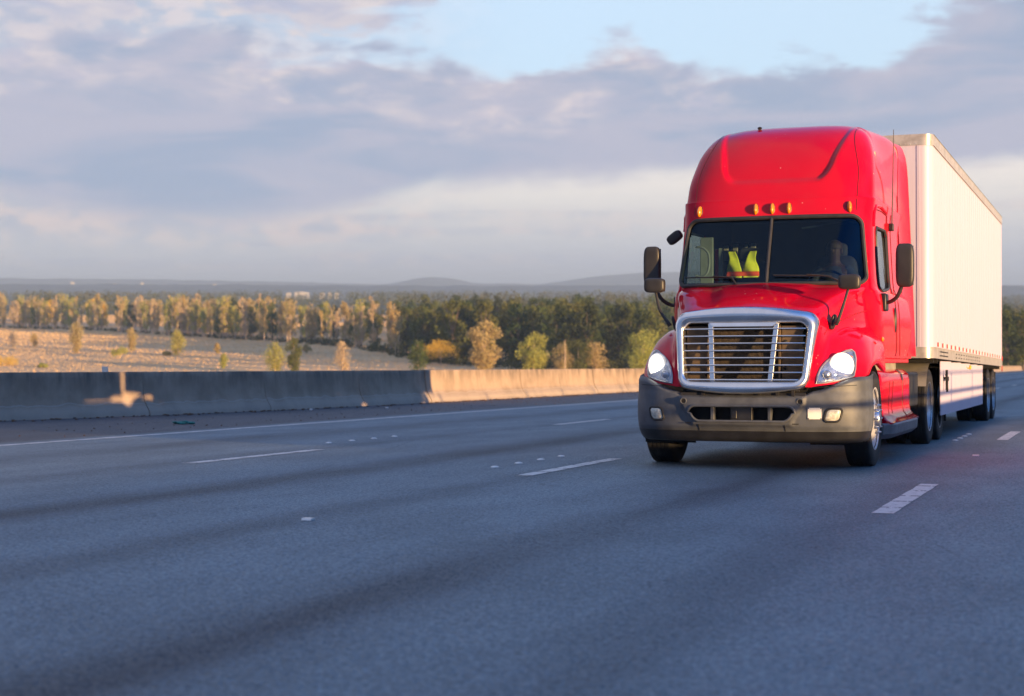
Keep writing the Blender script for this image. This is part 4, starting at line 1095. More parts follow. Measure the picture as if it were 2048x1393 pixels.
# landing gear
for sg in (-1, 1):
    x = sg*1.30
    mb = MB(); mb.box(min(x, x+sg*.03), max(x, x+sg*.03), 1.70, 1.76, .73, 1.02); mb.box(min(x, x+sg*.035), max(x, x+sg*.035), 1.64, 1.86, .86, .92); mb.tube([(sg*1.0, 1.5, .90), (x, 1.75, .90)], .018, 6); mb.tube([(x+sg*.02, 1.6, .95), (x+sg*.02, 1.74, .89), (x+sg*.02, 1.74, .70)], .016, 6)
    mb.build('landing_gear_crank', 'soot_black', tl, smooth=False)
    mb = MB(); mb.box(sg*.95-.06, sg*.95+.06, 2.0, 2.12, .38, 1.1); mb.box(sg*.95-.13, sg*.95+.13, 1.93, 2.19, .34, .38); mb.build('landing_leg', 'dark_metal', tl, smooth=False)
mb = MB(); mb.ellipsoid((1.29, 5.85, 1.05), .02, .05, .04, 8, 6); mb.tube([(1.27, 5.3, 1.06), (1.28, 5.6, 1.03), (1.285, 5.85, 1.05)], .008, 5); mb.build('yellow_tag', 'yellow_tag', tl)
mb = MB(); mb.box(-.5, .5, 9.6, 12.6, .85, .96)
for x in (-.5, .5): mb.box(x-.05, x+.05, 9.3, 12.8, .72, 1.05)
for y in (10.45, 11.75): mb.tube([(-.95, y, .5), (.95, y, .5)], .07, 8)
mb.build('bogie_frame', 'soot_black', tl, smooth=False)
for y in (10.45, 11.75):
    wheel(tl, 1.11, y, 1, steer=False, dual=True, wd=.26, RR=.51); wheel(tl, -1.11, y, -1, steer=False, dual=True, wd=.26, RR=.51)
for sg in (-1, 1):
    mb = MB(); mb.box(sg*.95-.25, sg*.95+.25, 12.75, 12.77, .2, .95); mb.build('mudflap', 'soot_black', tl, smooth=False)
mb = MB(); mb.box(-1.1, 1.1, 12.95, 13.05, .45, .55); mb.box(-.5, -.4, 12.9, 13.0, .5, 1.06); mb.box(.4, .5, 12.9, 13.0, .5, 1.06); mb.build('underride_bar', 'dark_metal', tl, smooth=False)
# ================================================================ carriageway
def barrier_t(s):
    P = [(-80,-30.),(0,-26.5),(10,-24.6),(17,-22.9),(21,-21.7),(25.6,-20.45),(29.5,-19.6),(33.8,-19.05),(38.4,-18.8),(44,-18.65),(64,-18.6),(400,-18.6)]
    for (a, ta), (b_, tb) in zip(P[:-1], P[1:]):
        if a <= s <= b_: return ta+(tb-ta)*(s-a)/(b_-a)
    return -18.6
road = MB()
SS = list(np.arange(-80, 60, 4.))+list(np.arange(60, 400, 20.))
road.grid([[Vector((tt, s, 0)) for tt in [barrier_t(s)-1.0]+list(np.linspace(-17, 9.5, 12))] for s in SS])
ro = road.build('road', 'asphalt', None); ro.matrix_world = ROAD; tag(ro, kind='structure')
# paint with knocked-out patches
m, n, b = mat('lane_paint')
o = n.n.new('ShaderNodeTexCoord').outputs['Object']
so_ = n.node('ShaderNodeSeparateXYZ'); n.l.new(o, so_.inputs[0])
fy = n.math('FRACT', n.math('DIVIDE', so_.outputs[1], .58))
notch = n.math('MULTIPLY', n.math('LESS_THAN', n.math('ABSOLUTE', n.math('SUBTRACT', fy, .5)), .075), n.math('GREATER_THAN', n.noise(n.mapping(o, (9, 2.5, 1)), 3., 2), .44))
wear = n.math('MULTIPLY', n.smooth(n.noise(o, 14., 6, .7), .52, .68), .65)
cc = n.mix(n.math('MAXIMUM', n.math('MULTIPLY', notch, .9), wear), (.66, .66, .65), (.13, .135, .15))
n.l.new(cc, b.inputs['Base Color']); b.inputs['Roughness'].default_value = .6
def strip(name, t0, w, s0, s1, step=.29, jag=.0, seed=0):
    rnd = random.Random(seed); mb = MB(); rows = []
    s = s0
    while s < s1+1e-6:
        j = rnd.uniform(-jag, jag); rows.append([Vector((t0-w/2+j, s, .004)), Vector((t0+w/2+j*.8, s, .004))]); s += step
    mb.grid(rows); o = mb.build(name, 'lane_paint', None, smooth=False); o.matrix_world = ROAD; return tag(o, kind='structure')
strip('edge_line', -14.2, .19, -20, 300, 1.2, .02, 3)
def dash(t0, sA, w=.17):
    k = int(-3); 
    for q in range(-2, 24):
        s = sA+12.35*q
        strip('lane_marking', t0, w, s, s+3.1, .31, .006, int(s*7))
dash(-9.69, 15.3); dash(-5.53, 14.75, .16); dash(-1.66, 11.95, .16)
# raised markers
GRP = 'raised ceramic dots on the lane lines'
def dotm(t_, s_, lab):
    mb = MB(); mb.ellipsoid((0, 0, 0), .047, .047, .016, 14, 6); o = mb.build('road_marker', 'marker_ceramic', None); o.matrix_world = ROAD @ Matrix.Translation((t_, s_, .002))
    tag(o, lab, 'road marker', GRP)
ordn = ['nearest', 'second nearest', 'third nearest', 'farthest']
for nm, t_, s_ in (('beside the leftmost dashed line', -10.38, 20.0), ('before the truck by the middle dash', -6.27, 15.9), ('right of the truck by the trailer', -2.28, 23.9)):
    for k in range(4): dotm(t_, s_+.72*k, '%s white dot of the row %s' % (ordn[k], nm))
def reflm(t_, s_, lab):
    mb = MB(); mb.grid([[Vector((x, y, z)) for y, z in ((-.05, 0), (-.035, .02), (.035, .02), (.05, 0))] for x in (-.05, .05)]); mb.add([Vector((-.05, -.05, 0)), Vector((-.05, -.035, .02)), Vector((-.05, .035, .02)), Vector((-.05, .05, 0))], [(0, 1, 2, 3)]); mb.add([Vector((.05, -.05, 0)), Vector((.05, -.035, .02)), Vector((.05, .035, .02)), Vector((.05, .05, 0))], [(3, 2, 1, 0)])
    o = mb.build('lane_reflector', 'marker_ceramic', None, smooth=False); o.matrix_world = ROAD @ Matrix.Translation((t_, s_, .003)); o.scale = (.75, .75, .75); tag(o, lab, 'road reflector', 'square reflectors on the road')
reflm(-1.66, 19.9, 'small white square reflector between the dashes right of the truck'); reflm(-5.35, 10.0, 'lone small square reflector on the open road in the left foreground')
reflm(-9.7, 35., 'tiny square reflector far along the left dashed line')

# ================================================================ concrete barrier, cast in lengths
joints = [-4.3*k+21.0 for k in range(10, 0, -1)]+[21.0, 25.2, 29.5, 33.8, 38.4, 42.5, 46.4, 50.2, 54.1, 58.0, 61.9]
while joints[-1] < 330: joints.append(joints[-1]+4.2)
prof = [(0, 0), (.02, .0), (.035, .06), (.07, .13), (.13, .22), (.185, .32), (.215, .44), (.235, .62), (.25, .80), (.26, .925), (.275, .945), (.43, .945), (.45, .92), (.47, .5), (.52, .2), (.60, 0)]
def seg_words(i): return ''
nb = 0
for i, (a, b_) in enumerate(zip(joints[:-1], joints[1:])):
    ta, tb = barrier_t(a), barrier_t(b_); L = math.hypot(b_-a, tb-ta); ang = math.atan2(tb-ta, b_-a)
    rnd = random.Random(i)
    mb = MB(); ks = np.linspace(.016, L-.016, 9)
    rows = [[Vector((-x+.004*math.sin(y*2.1+z*5), y, z)) for x, z in prof] for y in ks]
    mb.grid(rows); mb.add(rows[0], [tuple(range(len(prof)))]); mb.add(rows[-1], [tuple(range(len(prof)))])
    o = mb.build('barrier_segment', 'barrier_concrete', None, ang=50)
    o.matrix_world = ROAD @ Matrix.Translation((ta+rnd.uniform(-.012, .012), a, 0)) @ Matrix.Rotation(-ang, 4, 'Z')
    lab = 'weathered barrier segment far along the left shoulder, behind or beyond the truck'
    if a == 25.2: lab = 'dark stained barrier segment at the left end, crossed by a narrow strip of sunlight'
    elif a == 29.5: lab = 'dark barrier segment right of the sunlit strip, between the two clear joints at the left'
    elif a == 33.8: lab = 'dark stained barrier segment third from the left edge of the photo'
    elif a == 38.4: lab = 'barrier segment half in shade just left of where the wall turns sunlit'
    elif a == 42.5: lab = 'barrier segment where the truck shadow ends and full sunlight begins'
    elif a == 61.9: lab = 'sunlit barrier segment right next to the truck headlight, after the last clear joint'
    names = {21.0: 'barrier segment at the left edge of the photo, only its end in view', 46.4: 'first fully sunlit barrier segment right of the long shadow', 50.2: 'second fully sunlit barrier segment right of the long shadow', 54.1: 'third fully sunlit barrier segment right of the long shadow', 58.0: 'fourth sunlit barrier segment, left of the last clear joint before the truck'}
    if a in names: lab = names[a]
    if lab.startswith('weathered'): tag(o, lab, 'barrier', 'plain concrete barrier segments along the left shoulder')
    else: tag(o, lab, 'barrier', 'concrete barrier segments')
# delineator plate on the wall
t0 = barrier_t(28.6)
mb = MB(); mb.box(-.075, .075, -.008, .008, .0, .115); mb.box(-.05, .05, -.03, .03, -.004, .01)
o = mb.build('delineator', 'plate_white', None, smooth=False, bevel=.004); o.matrix_world = ROAD @ Matrix.Translation((t0-.35, 28.6, .947)) @ Matrix.Rotation(-TH*0, 4, 'Z')
tag(o, 'small white square delineator plate standing on top of the dark barrier at left', 'delineator')
# litter
rnd = random.Random(5)
mb = MB()
for k in range(9):
    mb.ellipsoid((rnd.uniform(-.16, .16), rnd.uniform(-.08, .08), .02+rnd.uniform(0, .02)), rnd.uniform(.03, .09), rnd.uniform(.03, .06), rnd.uniform(.015, .035), 7, 4)
o = mb.build('rag', 'teal_cloth', None); o.matrix_world = ROAD @ Matrix.Translation((-16.2, 25.4, .0)) ; tag(o, 'crumpled teal cloth lying on the left shoulder near the barrier', 'rag')
mb = MB()
for k in range(520):
    s = rnd.uniform(22, 95); tt = barrier_t(s)+.05+abs(rnd.gauss(0, .28)); q = rnd.uniform(.012, .05)
    mb.ellipsoid((tt, s, .012), q, q*rnd.uniform(.6, 1.6), .015, 5, 3)
for k in range(160):
    s = rnd.uniform(14, 60); tt = rnd.uniform(-17.8, -14.8); q = rnd.uniform(.006, .02)
    mb.ellipsoid((tt, s, .008), q, q, .01, 5, 3)
o = mb.build('leaf_litter', 'leaf_litter', None); o.matrix_world = ROAD; tag(o, 'brown leaves and grit gathered along the foot of the barrier', 'litter', kind='stuff')
for s_, d_, lab in ((34.2, .8, 'small white scrap of litter on the shoulder below the second barrier joint'), (36.3, 1.7, 'small white scrap of paper on the shoulder, right of the other scrap')):
    mb = MB(); mb.ellipsoid((0, 0, .02), .05, .035, .025, 7, 4); o = mb.build('paper_scrap', 'litter_white', None); o.matrix_world = ROAD @ Matrix.Translation((barrier_t(s_)+d_, s_, 0)); tag(o, lab, 'litter')
# near-side parapet and pipe rails (out of frame to the right): they cast the low shade over the road
TP = 6.0
mb = MB(); mb.box(TP, TP+.3, -120, 14, -.1, PAR_H-.10); mb.box(TP, TP+.3, 14, 340, -.1, PAR_H+.14); o = mb.build('parapet_wall', 'barrier_concrete', None, smooth=False); o.matrix_world = ROAD
pr = o; tag(o, 'low concrete parapet along the right edge of the road with pipe rails on top', 'parapet')
mb = MB(); mb.box(TP+.05, TP+.12, -120, 340, 1.04, 1.10); mb.build('rail', 'brushed_metal', pr, smooth=False)
mb = MB(); mb.box(TP+.05, TP+.10, -120, 340, 1.345, 1.375); mb.build('rail', 'brushed_metal', pr, smooth=False)
for s in np.arange(-40, 60, 3.6):
    mb = MB(); mb.box(TP+.06, TP+.11, s, s+.06, PAR_H, 1.36); mb.build('rail_post', 'brushed_metal', pr, smooth=False)

# ================================================================ land
cT, sT = math.cos(TH), math.sin(TH)
def road_z(y): return CAM_Z-CAM_H-math.tan(GRADE)*max(-160, y)
def land(x, y):
    tt = x*cT-y*sT; s = x*sT+y*cT
    lt = barrier_t(max(-79, min(399, s)))-1.0
    d = max(lt-tt, tt-9.4, 0)
    pl = .5*math.sin(x*.013+1)*math.sin(y*.009)+.35*math.sin(x*.031+y*.021)
    if y > 900: pl *= max(0, 1-(y-900)/600)
    emb = road_z(y)-.40-d*.55
    return max(pl, emb)
def spaced(vals): 
    o_ = []
    for a, b_, k in vals: o_ += list(np.linspace(a, b_, k, endpoint=False))
    return o_
tv = spaced([(-12000, -2000, 8), (-2000, -400, 16), (-400, -80, 26), (-80, -16, 33), (-16, 8, 6), (8, 60, 20), (60, 400, 18), (400, 2000, 14), (2000, 12001, 9)])
sv = spaced([(-3000, -200, 10), (-200, 0, 12), (0, 120, 30), (120, 500, 50), (500, 1500, 40), (1500, 12001, 24)])
g_ = []
for tt in tv:
    row = []
    for s in sv:
        x, y = tt*cT+s*sT, -tt*sT+s*cT; row.append(Vector((x, y, land(x, y))))
    g_.append(row)
mb = MB(); mb.grid(g_); o = mb.build('ground', 'field_ground', None); tag(o, kind='structure')

# far ridges: solid land, faded by the haze
HOR = 575.5
def Dof(py): return 20*3204./(py-HOR)
def wx(px, D): return (px-1024)/3204.*D
def hz(py, D): return 20-(py-HOR)/3204.*D
def ridge(name, D, depth, prof_, x0, x1, amp, seed):
    xs = np.linspace(x0, x1, 260); rows = []
    for px in xs:
        x = wx(px, D); y = np.interp(px, [p[0] for p in prof_], [p[1] for p in prof_])
        h = hz(y, D); h += amp*(mnoise.noise(Vector((px*.02, seed, 0)))+.5*mnoise.noise(Vector((px*.07, seed, 3))))
        rows.append([Vector((x, D+depth*(q-.5)*2, -1+(h+1)*math.sin(math.pi*q)**.7 if 0 < q < 1 else -1)) for q in np.linspace(0, 1, 9)])
    mb_ = MB(); mb_.grid(rows); return tag(mb_.build(name, 'hill_forest', None), kind='structure')
ridge('hills', 7000, 700, [(-500, 556), (0, 557), (300, 559), (520, 563), (760, 569), (800, 565), (830, 558), (868, 554), (900, 557), (940, 566), (1080, 569), (1150, 559), (1220, 550), (1290, 546), (1420, 543), (1500, 546), (1700, 556), (1950, 570), (2600, 574)], -500, 2600, 4, 1)
ridge('valley_woods', 4200, 400, [(-500, 568), (300, 569), (700, 571), (1000, 572), (1300, 570), (2600, 573)], -500, 2600, 3, 5)

# ================================================================ trees
def leaves(rng, lobes, n_, size, squash=1., drop=0.):
    C = np.array([l[:3] for l in lobes]); Rr = np.array([l[3] for l in lobes])
    w = Rr**2; idx = rng.choice(len(lobes), n_, p=w/w.sum())
    d = rng.normal(size=(n_, 3)); d /= np.linalg.norm(d, axis=1)[:, None]
    rad = Rr[idx]*(rng.random(n_)**.35)
    P = C[idx]+d*rad[:, None]*np.array([1, 1, squash])
    nn = d*.6+rng.normal(size=(n_, 3))*.7; nn /= np.linalg.norm(nn, axis=1)[:, None]
    a = np.cross(nn, rng.normal(size=(n_, 3))); a /= np.linalg.norm(a, axis=1)[:, None]; b2 = np.cross(nn, a)
    s_ = size*rng.uniform(.55, 1.4, n_)[:, None]
    Vv = np.stack([P-a*s_*.5, P-b2*s_*.35, P+a*s_*.5, P+b2*s_*.35], 1).reshape(-1, 3)
    return Vv
def mesh_from_quads(name, V, mt):
    k = len(V)//4; me = bpy.data.meshes.new(name)
    me.vertices.add(len(V)); me.vertices.foreach_set('co', V.astype(np.float32).ravel())
    me.loops.add(len(V)); me.loops.foreach_set('vertex_index', np.arange(len(V), dtype=np.int32))
    me.polygons.add(k); me.polygons.foreach_set('loop_start', np.arange(0, len(V), 4, dtype=np.int32)); me.polygons.foreach_set('loop_total', np.full(k, 4, dtype=np.int32))
    me.update(); me.validate(); me.materials.append(MAT[mt]); return me
def make_tree(name, kind, H, Wd, seed, leafm, barkm, nleaf=900, lsize=.5):
    rng = np.random.default_rng(seed); rnd = random.Random(seed)
    tb = MB(); lobes = []
    lean = (rnd.uniform(-.03, .03)*H, rnd.uniform(-.03, .03)*H)
    tr0 = H*.016+.04
    def trunk(top, r0=tr0):
        pts = [(lean[0]*q*q+.02*H*.3*math.sin(q*5+seed), lean[1]*q*q, top*q) for q in np.linspace(0, 1, 7)]
        tb.tube([Vector(p)+Vector((0, 0, -.3 if i == 0 else 0)) for i, p in enumerate(pts)], [r0*(1-.8*q) for q in np.linspace(0, 1, 7)], 6); return pts
    if kind == 'broad':
        pts = trunk(H*.82)
        for k in range(22):
            q = rnd.random(); z = H*(.14+.80*q); env = math.sin(math.pi*min(1, max(0.08, (z/H-.05)/.98)))**.6
            a = rnd.uniform(0, 6.28); r_ = Wd*.36*env*rnd.uniform(.35, 1.05); rad = Wd*rnd.uniform(.13, .23)*(1.1-.35*q)
            lobes.append((r_*math.cos(a), r_*math.sin(a), z, rad))
            if k % 3 == 0: tb.tube([pts[3], Vector((r_*math.cos(a)*.6, r_*math.sin(a)*.6, z*.8)), Vector((r_*math.cos(a), r_*math.sin(a), z))], [tr0*.4, tr0*.25, tr0*.1], 4)
        lobes.append((lean[0], lean[1], H*.90, Wd*.16))
    elif kind == 'poplar':
        for st in range(rnd.choice((1, 2, 2, 3))):
            ox, oy = rnd.uniform(-.5, .5)*Wd*.35*(st > 0), rnd.uniform(-.5, .5)*Wd*.35*(st > 0); h_ = H*rnd.uniform(.8, 1)
            pts = [(ox*(1+q*.5)+lean[0]*q, oy*(1+q*.5)+lean[1]*q+.12*math.sin(q*6), h_*q) for q in np.linspace(0, 1, 7)]
            tb.tube([Vector(p) for p in pts], [tr0*(.85-.72*q) for q in np.linspace(0, 1, 7)], 5)
            for k in range(15):
                q = rnd.uniform(.10, .97); a = rnd.uniform(0, 6.28); L = Wd*.30*rnd.uniform(.4, 1)*(1.1-.6*abs(q-.6)); b0 = Vector((ox*(1+q*.5)+lean[0]*q, oy*(1+q*.5), h_*q))
                e_ = b0+Vector((L*math.cos(a), L*math.sin(a), L*rnd.uniform(.8, 1.9))); tb.tube([b0, e_], [tr0*.28, tr0*.08], 3)
                lobes.append((e_.x, e_.y, min(e_.z, H), Wd*rnd.uniform(.07, .13)))
                if q > .15: lobes.append((b0.x+.5*(e_.x-b0.x), b0.y, b0.z+.3, Wd*rnd.uniform(.08, .14)))
    elif kind == 'column':
        pts = trunk(H*.93)
        for k in range(26):
            q = k/25; z = H*(.08+.84*q); env = math.sin(math.pi*(.10+.84*q))**.45
            a = rnd.uniform(0, 6.28); r_ = Wd*.28*env*rnd.uniform(.2, 1.1); rad = max(.12*Wd, Wd*.26*env*rnd.uniform(.7, 1.2))
            lobes.append((r_*math.cos(a), r_*math.sin(a), z, rad))
            if k % 2: tb.tube([(0, 0, z*.9), (r_*math.cos(a)*1.3, r_*math.sin(a)*1.3, z+.08*H)], [tr0*.3, tr0*.08], 3)
    elif kind == 'dome':
        pts = trunk(H*.6)
        for k in range(34):
            a = rnd.uniform(0, 6.28); q = rnd.random()**.6; ph = rnd.uniform(.0, 1)
            r_ = Wd*.36*q; z = H*(.42+.46*math.sqrt(max(0, 1-q*q))*rnd.uniform(.75, 1)); lobes.append((r_*math.cos(a), r_*math.sin(a), z, Wd*rnd.uniform(.10, .15)))
            if k % 4 == 0: tb.tube([(0, 0, H*.25), (r_*math.cos(a)*.6, r_*math.sin(a)*.6, z*.8)], [tr0*.5, tr0*.15], 4)
    elif kind == 'bush':
        for k in range(16):
            a = rnd.uniform(0, 6.28); q = rnd.random()**.7; lobes.append((Wd*.36*q*math.cos(a), Wd*.36*q*math.sin(a), H*(.25+.55*(1-q*.7)*rnd.random()), Wd*rnd.uniform(.12, .2)))
            if k % 3 == 0: tb.tube([(0, 0, -.1), (Wd*.3*q*math.cos(a), Wd*.3*q*math.sin(a), H*.6)], [tr0, tr0*.3], 3)
    tm = tb.build('trunk', barkm, None); tme = tm.data; bpy.data.objects.remove(tm)
    V = leaves(rng, lobes, nleaf, lsize, 1.9 if kind == 'poplar' else 1.)
    V[:, 2] = np.maximum(V[:, 2], .03)
    return dict(name=name, trunk=tme, crown=mesh_from_quads('crown', V, leafm), H=H)
def put_tree(tp, x, y, sc_, rot, label, cat='tree', group=None, name=None):
    e_ = empty(name or tp['name'], Matrix.Translation((x, y, land(x, y))) @ Matrix.Rotation(rot, 4, 'Z') @ Matrix.Diagonal((sc_[0], sc_[0], sc_[1], 1)))
    for nm in ('trunk', 'crown'):
        o_ = bpy.data.objects.new(nm, tp[nm]); COL.objects.link(o_); o_.parent = e_
    tag(e_, label, cat, group); return e_
rnd = random.Random(11)
POP = [make_tree('poplar_tree', 'poplar', 15.5, 5.2, 100+k, ('leaf_tan', 'bare_twig', 'leaf_tan', 'leaf_yellow_green', 'leaf_tan')[k % 5], 'bark_pale', 900, .50) for k in range(10)]
BRD = [make_tree('broadleaf_tree', 'broad', 15., 9., 200+k, ('leaf_green', 'leaf_dark', 'leaf_green')[k % 3], 'bark', 1700, .62) for k in range(7)]
WOOD_EDGE = [(-300, 654), (0, 656), (200, 661), (300, 668), (430, 678), (560, 684), (680, 692), (760, 704), (800, 715), (850, 727), (950, 734), (1050, 739), (1290, 741), (1400, 742)]
def edgeD(px): return Dof(float(np.interp(px, [p[0] for p in WOOD_EDGE], [p[1] for p in WOOD_EDGE])))
def place(px, d, lim):
    side = 'at the wood front' if d < lim else 'at the wood back'
    for lim_, tx in ((110, 'at the left edge'), (210, 'behind the slim lone tan tree'), (310, 'behind the low shrub on the field'), (400, 'behind the bright yellow-green tree'), (500, 'left of the pair of field trees'),
                     (600, 'behind the pair of field trees'), (700, 'behind the bare tan field tree'), (800, 'left of the dark sapling'), (910, 'behind the round golden tree'), (1010, 'behind the tall tan-leaved tree'), (1100, 'behind the green tree over the barrier'), (1200, 'behind the thicket'), (1290, 'left of the truck mirror')):
        if px < lim_: return side+', '+tx
    return side+', hidden by the truck mirror'
GP, GB = 'poplars in the belt along the far side of the field', 'dense green trees of the wood behind the field'
k = 0
while k < 170:
    px = rnd.uniform(-90, 800)
    if px > 520 and rnd.random() > .50: continue
    D = edgeD(px)+rnd.random()**1.5*(130 if px < 520 else 60)
    tp = POP[rnd.randrange(10)]; h = rnd.uniform(.72, 1.12)
    put_tree(tp, wx(px, D), D, (h*rnd.uniform(.85, 1.2), h), rnd.uniform(0, 6.28), 'thin tan poplar ' + place(px, D-edgeD(px), 45), 'tree', GP); k += 1
k = 0
while k < 34:    # broadleaves mixed in and behind the belt at the left
    px = rnd.choice((rnd.uniform(-80, 560), rnd.uniform(440, 830)))
    D = edgeD(px)+rnd.uniform(10, 170); h = rnd.uniform(.7, 1.08)
    put_tree(BRD[rnd.randrange(7)], wx(px, D), D, (h*rnd.uniform(.7, 1.0), h), rnd.uniform(0, 6.28), 'green broadleaf tree ' + place(px, D-edgeD(px), 90), 'tree', 'broadleaf trees among the poplars'); k += 1
TANB = [make_tree('autumn_tree', 'broad', 13.5, 7.5, 300+q, ('leaf_tan', 'leaf_yellow_green', 'leaf_gold')[q % 3], 'bark_pale', 1500, .55) for q in range(4)]
k = 0
while k < 70:    # golden crowns closing the belt behind the first stems
    px = rnd.uniform(-90, 620)
    D = edgeD(px)+rnd.uniform(30, 190); h = rnd.uniform(.75, 1.15)
    put_tree(TANB[rnd.randrange(4)], wx(px, D), D, (h*rnd.uniform(.7, 1.0), h), rnd.uniform(0, 6.28), 'golden autumn tree ' + place(px, D-edgeD(px), 100), 'tree', 'autumn trees among the poplars'); k += 1
k = 0
while k < 190:
    px = rnd.uniform(790, 1345) if k < 170 else rnd.uniform(1975, 2110)
    D = edgeD(px)+rnd.random()**1.3*330 if k < 170 else rnd.uniform(345, 450)
    h = rnd.uniform(.82, 1.15) if k < 170 else rnd.uniform(.86, 1.02)
    if px < 850 and k < 170: h *= .9
    put_tree(BRD[rnd.randrange(7)], wx(px, D), D, (h*rnd.uniform(.8, 1.1), h), rnd.uniform(0, 6.28),
             'dark broadleaf '+place(px, D-edgeD(px), 90) if k < 170 else 'broadleaf tree beyond the road, right of the trailer', 'tree', GB if k < 170 else 'trees beyond the road at the right edge'); k += 1
# lone trees on the field: (px, base y, top y, width px, kind, leaf, label)
LONE = [
 (26, 700, 664, 22, 'column', 'bare_twig', 'faint leafless sapling at the far left of the field'),
 (68, 697, 668, 13, 'column', 'leaf_tan', 'small tan sapling on the field, second from the left edge'),
 (154, 708, 643, 26, 'column', 'leaf_tan', 'tall slim tan tree standing alone on the left part of the field'),
 (239, 717, 687, 25, 'bush', 'leaf_yellow_green', 'low yellow-green shrub left of the slim grey-tan sapling'),
 (263, 707, 656, 19, 'column', 'leaf_tan', 'slim grey-tan sapling just behind the low yellow-green shrub'),
 (355, 714, 660, 25, 'column', 'leaf_yellow_green', 'bright yellow-green slim tree in the middle of the left field'),
 (331, 713, 704, 18, 'bush', 'leaf_tan', 'tiny brush clump at the foot of the bright yellow-green tree'),
 (434, 710, 687, 10, 'column', 'leaf_tan', 'tiny tan sapling before the poplar belt'),
 (446, 737, 706, 14, 'column', 'leaf_yellow_green', 'small yellow-green sapling just above the barrier'),
 (549, 748, 681, 34, 'column', 'leaf_yellow_green', 'bushy yellow-green tree, left one of the pair above the barrier'),
 (587, 748, 670, 27, 'column', 'leaf_green', 'pointed green tree, right one of the pair above the barrier'),
 (613, 708, 686, 17, 'bush', 'leaf_tan', 'small tan shrub behind the pair of field trees'),
 (685, 746, 678, 30, 'column', 'bare_twig', 'bare tan tree above the barrier between the pair and the dark sapling'),
 (84, 734, 724, 15, 'bush', 'leaf_yellow_green', 'lone low green tuft in the shaded corner of the field'),
 (836, 748, 680, 30, 'column', 'leaf_green', 'dark green pointed sapling left of the round golden tree'),
 (881, 732, 684, 62, 'dome', 'leaf_gold', 'round golden umbrella-shaped tree on a short trunk'),
 (968, 748, 642, 52, 'broad', 'leaf_tan', 'tall tan-leaved tree rising above the barrier before the dark wood'),
 (1067, 748, 667, 50, 'broad', 'leaf_yellow_green', 'green leafy tree above the sunlit barrier, right of the tall tan one'),
 (1125, 748, 690, 42, 'broad', 'leaf_tan', 'brownish shrub tree at the left of the thicket above the sunlit barrier'),
 (1156, 748, 682, 52, 'broad', 'leaf_green', 'bright green shrub tree in the middle of the thicket above the sunlit barrier'),
 (1192, 748, 683, 34, 'column', 'leaf_tan', 'pale slim tree at the right of the thicket above the sunlit barrier'),
 (1288, 748, 664, 66, 'broad', 'leaf_yellow_green', 'yellow-green tree right beside the truck headlight and mirror'),
 (5, 730, 712, 46, 'bush', 'leaf_gold', 'yellowish low brush at the left edge just behind the barrier'),
]
for i, (px, yb, yt, wpx, kd, lf, lab) in enumerate(LONE):
    D = Dof(min(yb, 744)) if yb < 745 else Dof(744)-8
    H = (min(yb, 746)-yt)/3204.*D; Wd = wpx/3204.*D
    Wd *= 1.35
    tp = make_tree({'bush': 'shrub', 'dome': 'round_tree', 'broad': 'leafy_tree', 'column': 'sapling_tree'}[kd], kd, H, Wd*1.15, 400+i, lf, 'bark_pale', 5200 if kd in ('broad', 'dome') else (1800 if lf == 'bare_twig' else 3200), max(.18, H*.036))
    put_tree(tp, wx(px, D), D, (1, 1), 0, lab, 'shrub' if kd == 'bush' else 'tree')
# dead pole-like trunk in the thicket
D = Dof(744)-12; x = wx(1130, D); mb = MB(); mb.tube([(x, D, land(x, D)-.2), (x+.05, D, 4), (x, D, 8.)], [.16, .12, .07], 6); tag(mb.build('dead_trunk', 'bark_pale', None), 'thin bare pale trunk standing in the thicket above the barrier', 'tree')

# undergrowth along the wood edge
rng = np.random.default_rng(9)
Ls = []
for k in range(520):
    px = rng.uniform(-120, 1400); D = edgeD(px)-rng.uniform(-25, 6); h = rng.uniform(.5, 2.0)*(1.4 if px > 600 else .9)
    x = wx(px, D); Ls.append((x, D, land(x, D)+h*.4, h))
o = bpy.data.objects.new('undergrowth', mesh_from_quads('undergrowth', leaves(rng, Ls, 26000, .55, .8), 'undergrowth')); COL.objects.link(o); tag(o, 'dark scrub along the foot of the tree belt', 'undergrowth', kind='stuff')
# far canopy
Ls = []
while len(Ls) < 5200:
    px = rng.uniform(-350, 2350); D = rng.uniform(800, 3200)
    if px < 450 and D < 1000: continue
    if 450 <= px < 800 and D < 1150: continue
    H = rng.uniform(10, 17)*(1 if D < 1800 else .9)
    if 560 < px < 625: H *= .62
    if px > 1900: H *= .55
    x = wx(px, D)
    for q in range(2): Ls.append((x+rng.uniform(-3, 3), D+rng.uniform(-3, 3), H*(.8-.45*q), rng.uniform(3.2, 5.5)))
V = leaves(rng, Ls, 120000, 1.5, 1.)
o = bpy.data.objects.new('far_wood', mesh_from_quads('far_wood', V, 'far_canopy')); COL.objects.link(o); tag(o, 'hazy canopy of the far-off forest across the plain', 'forest', kind='stuff')
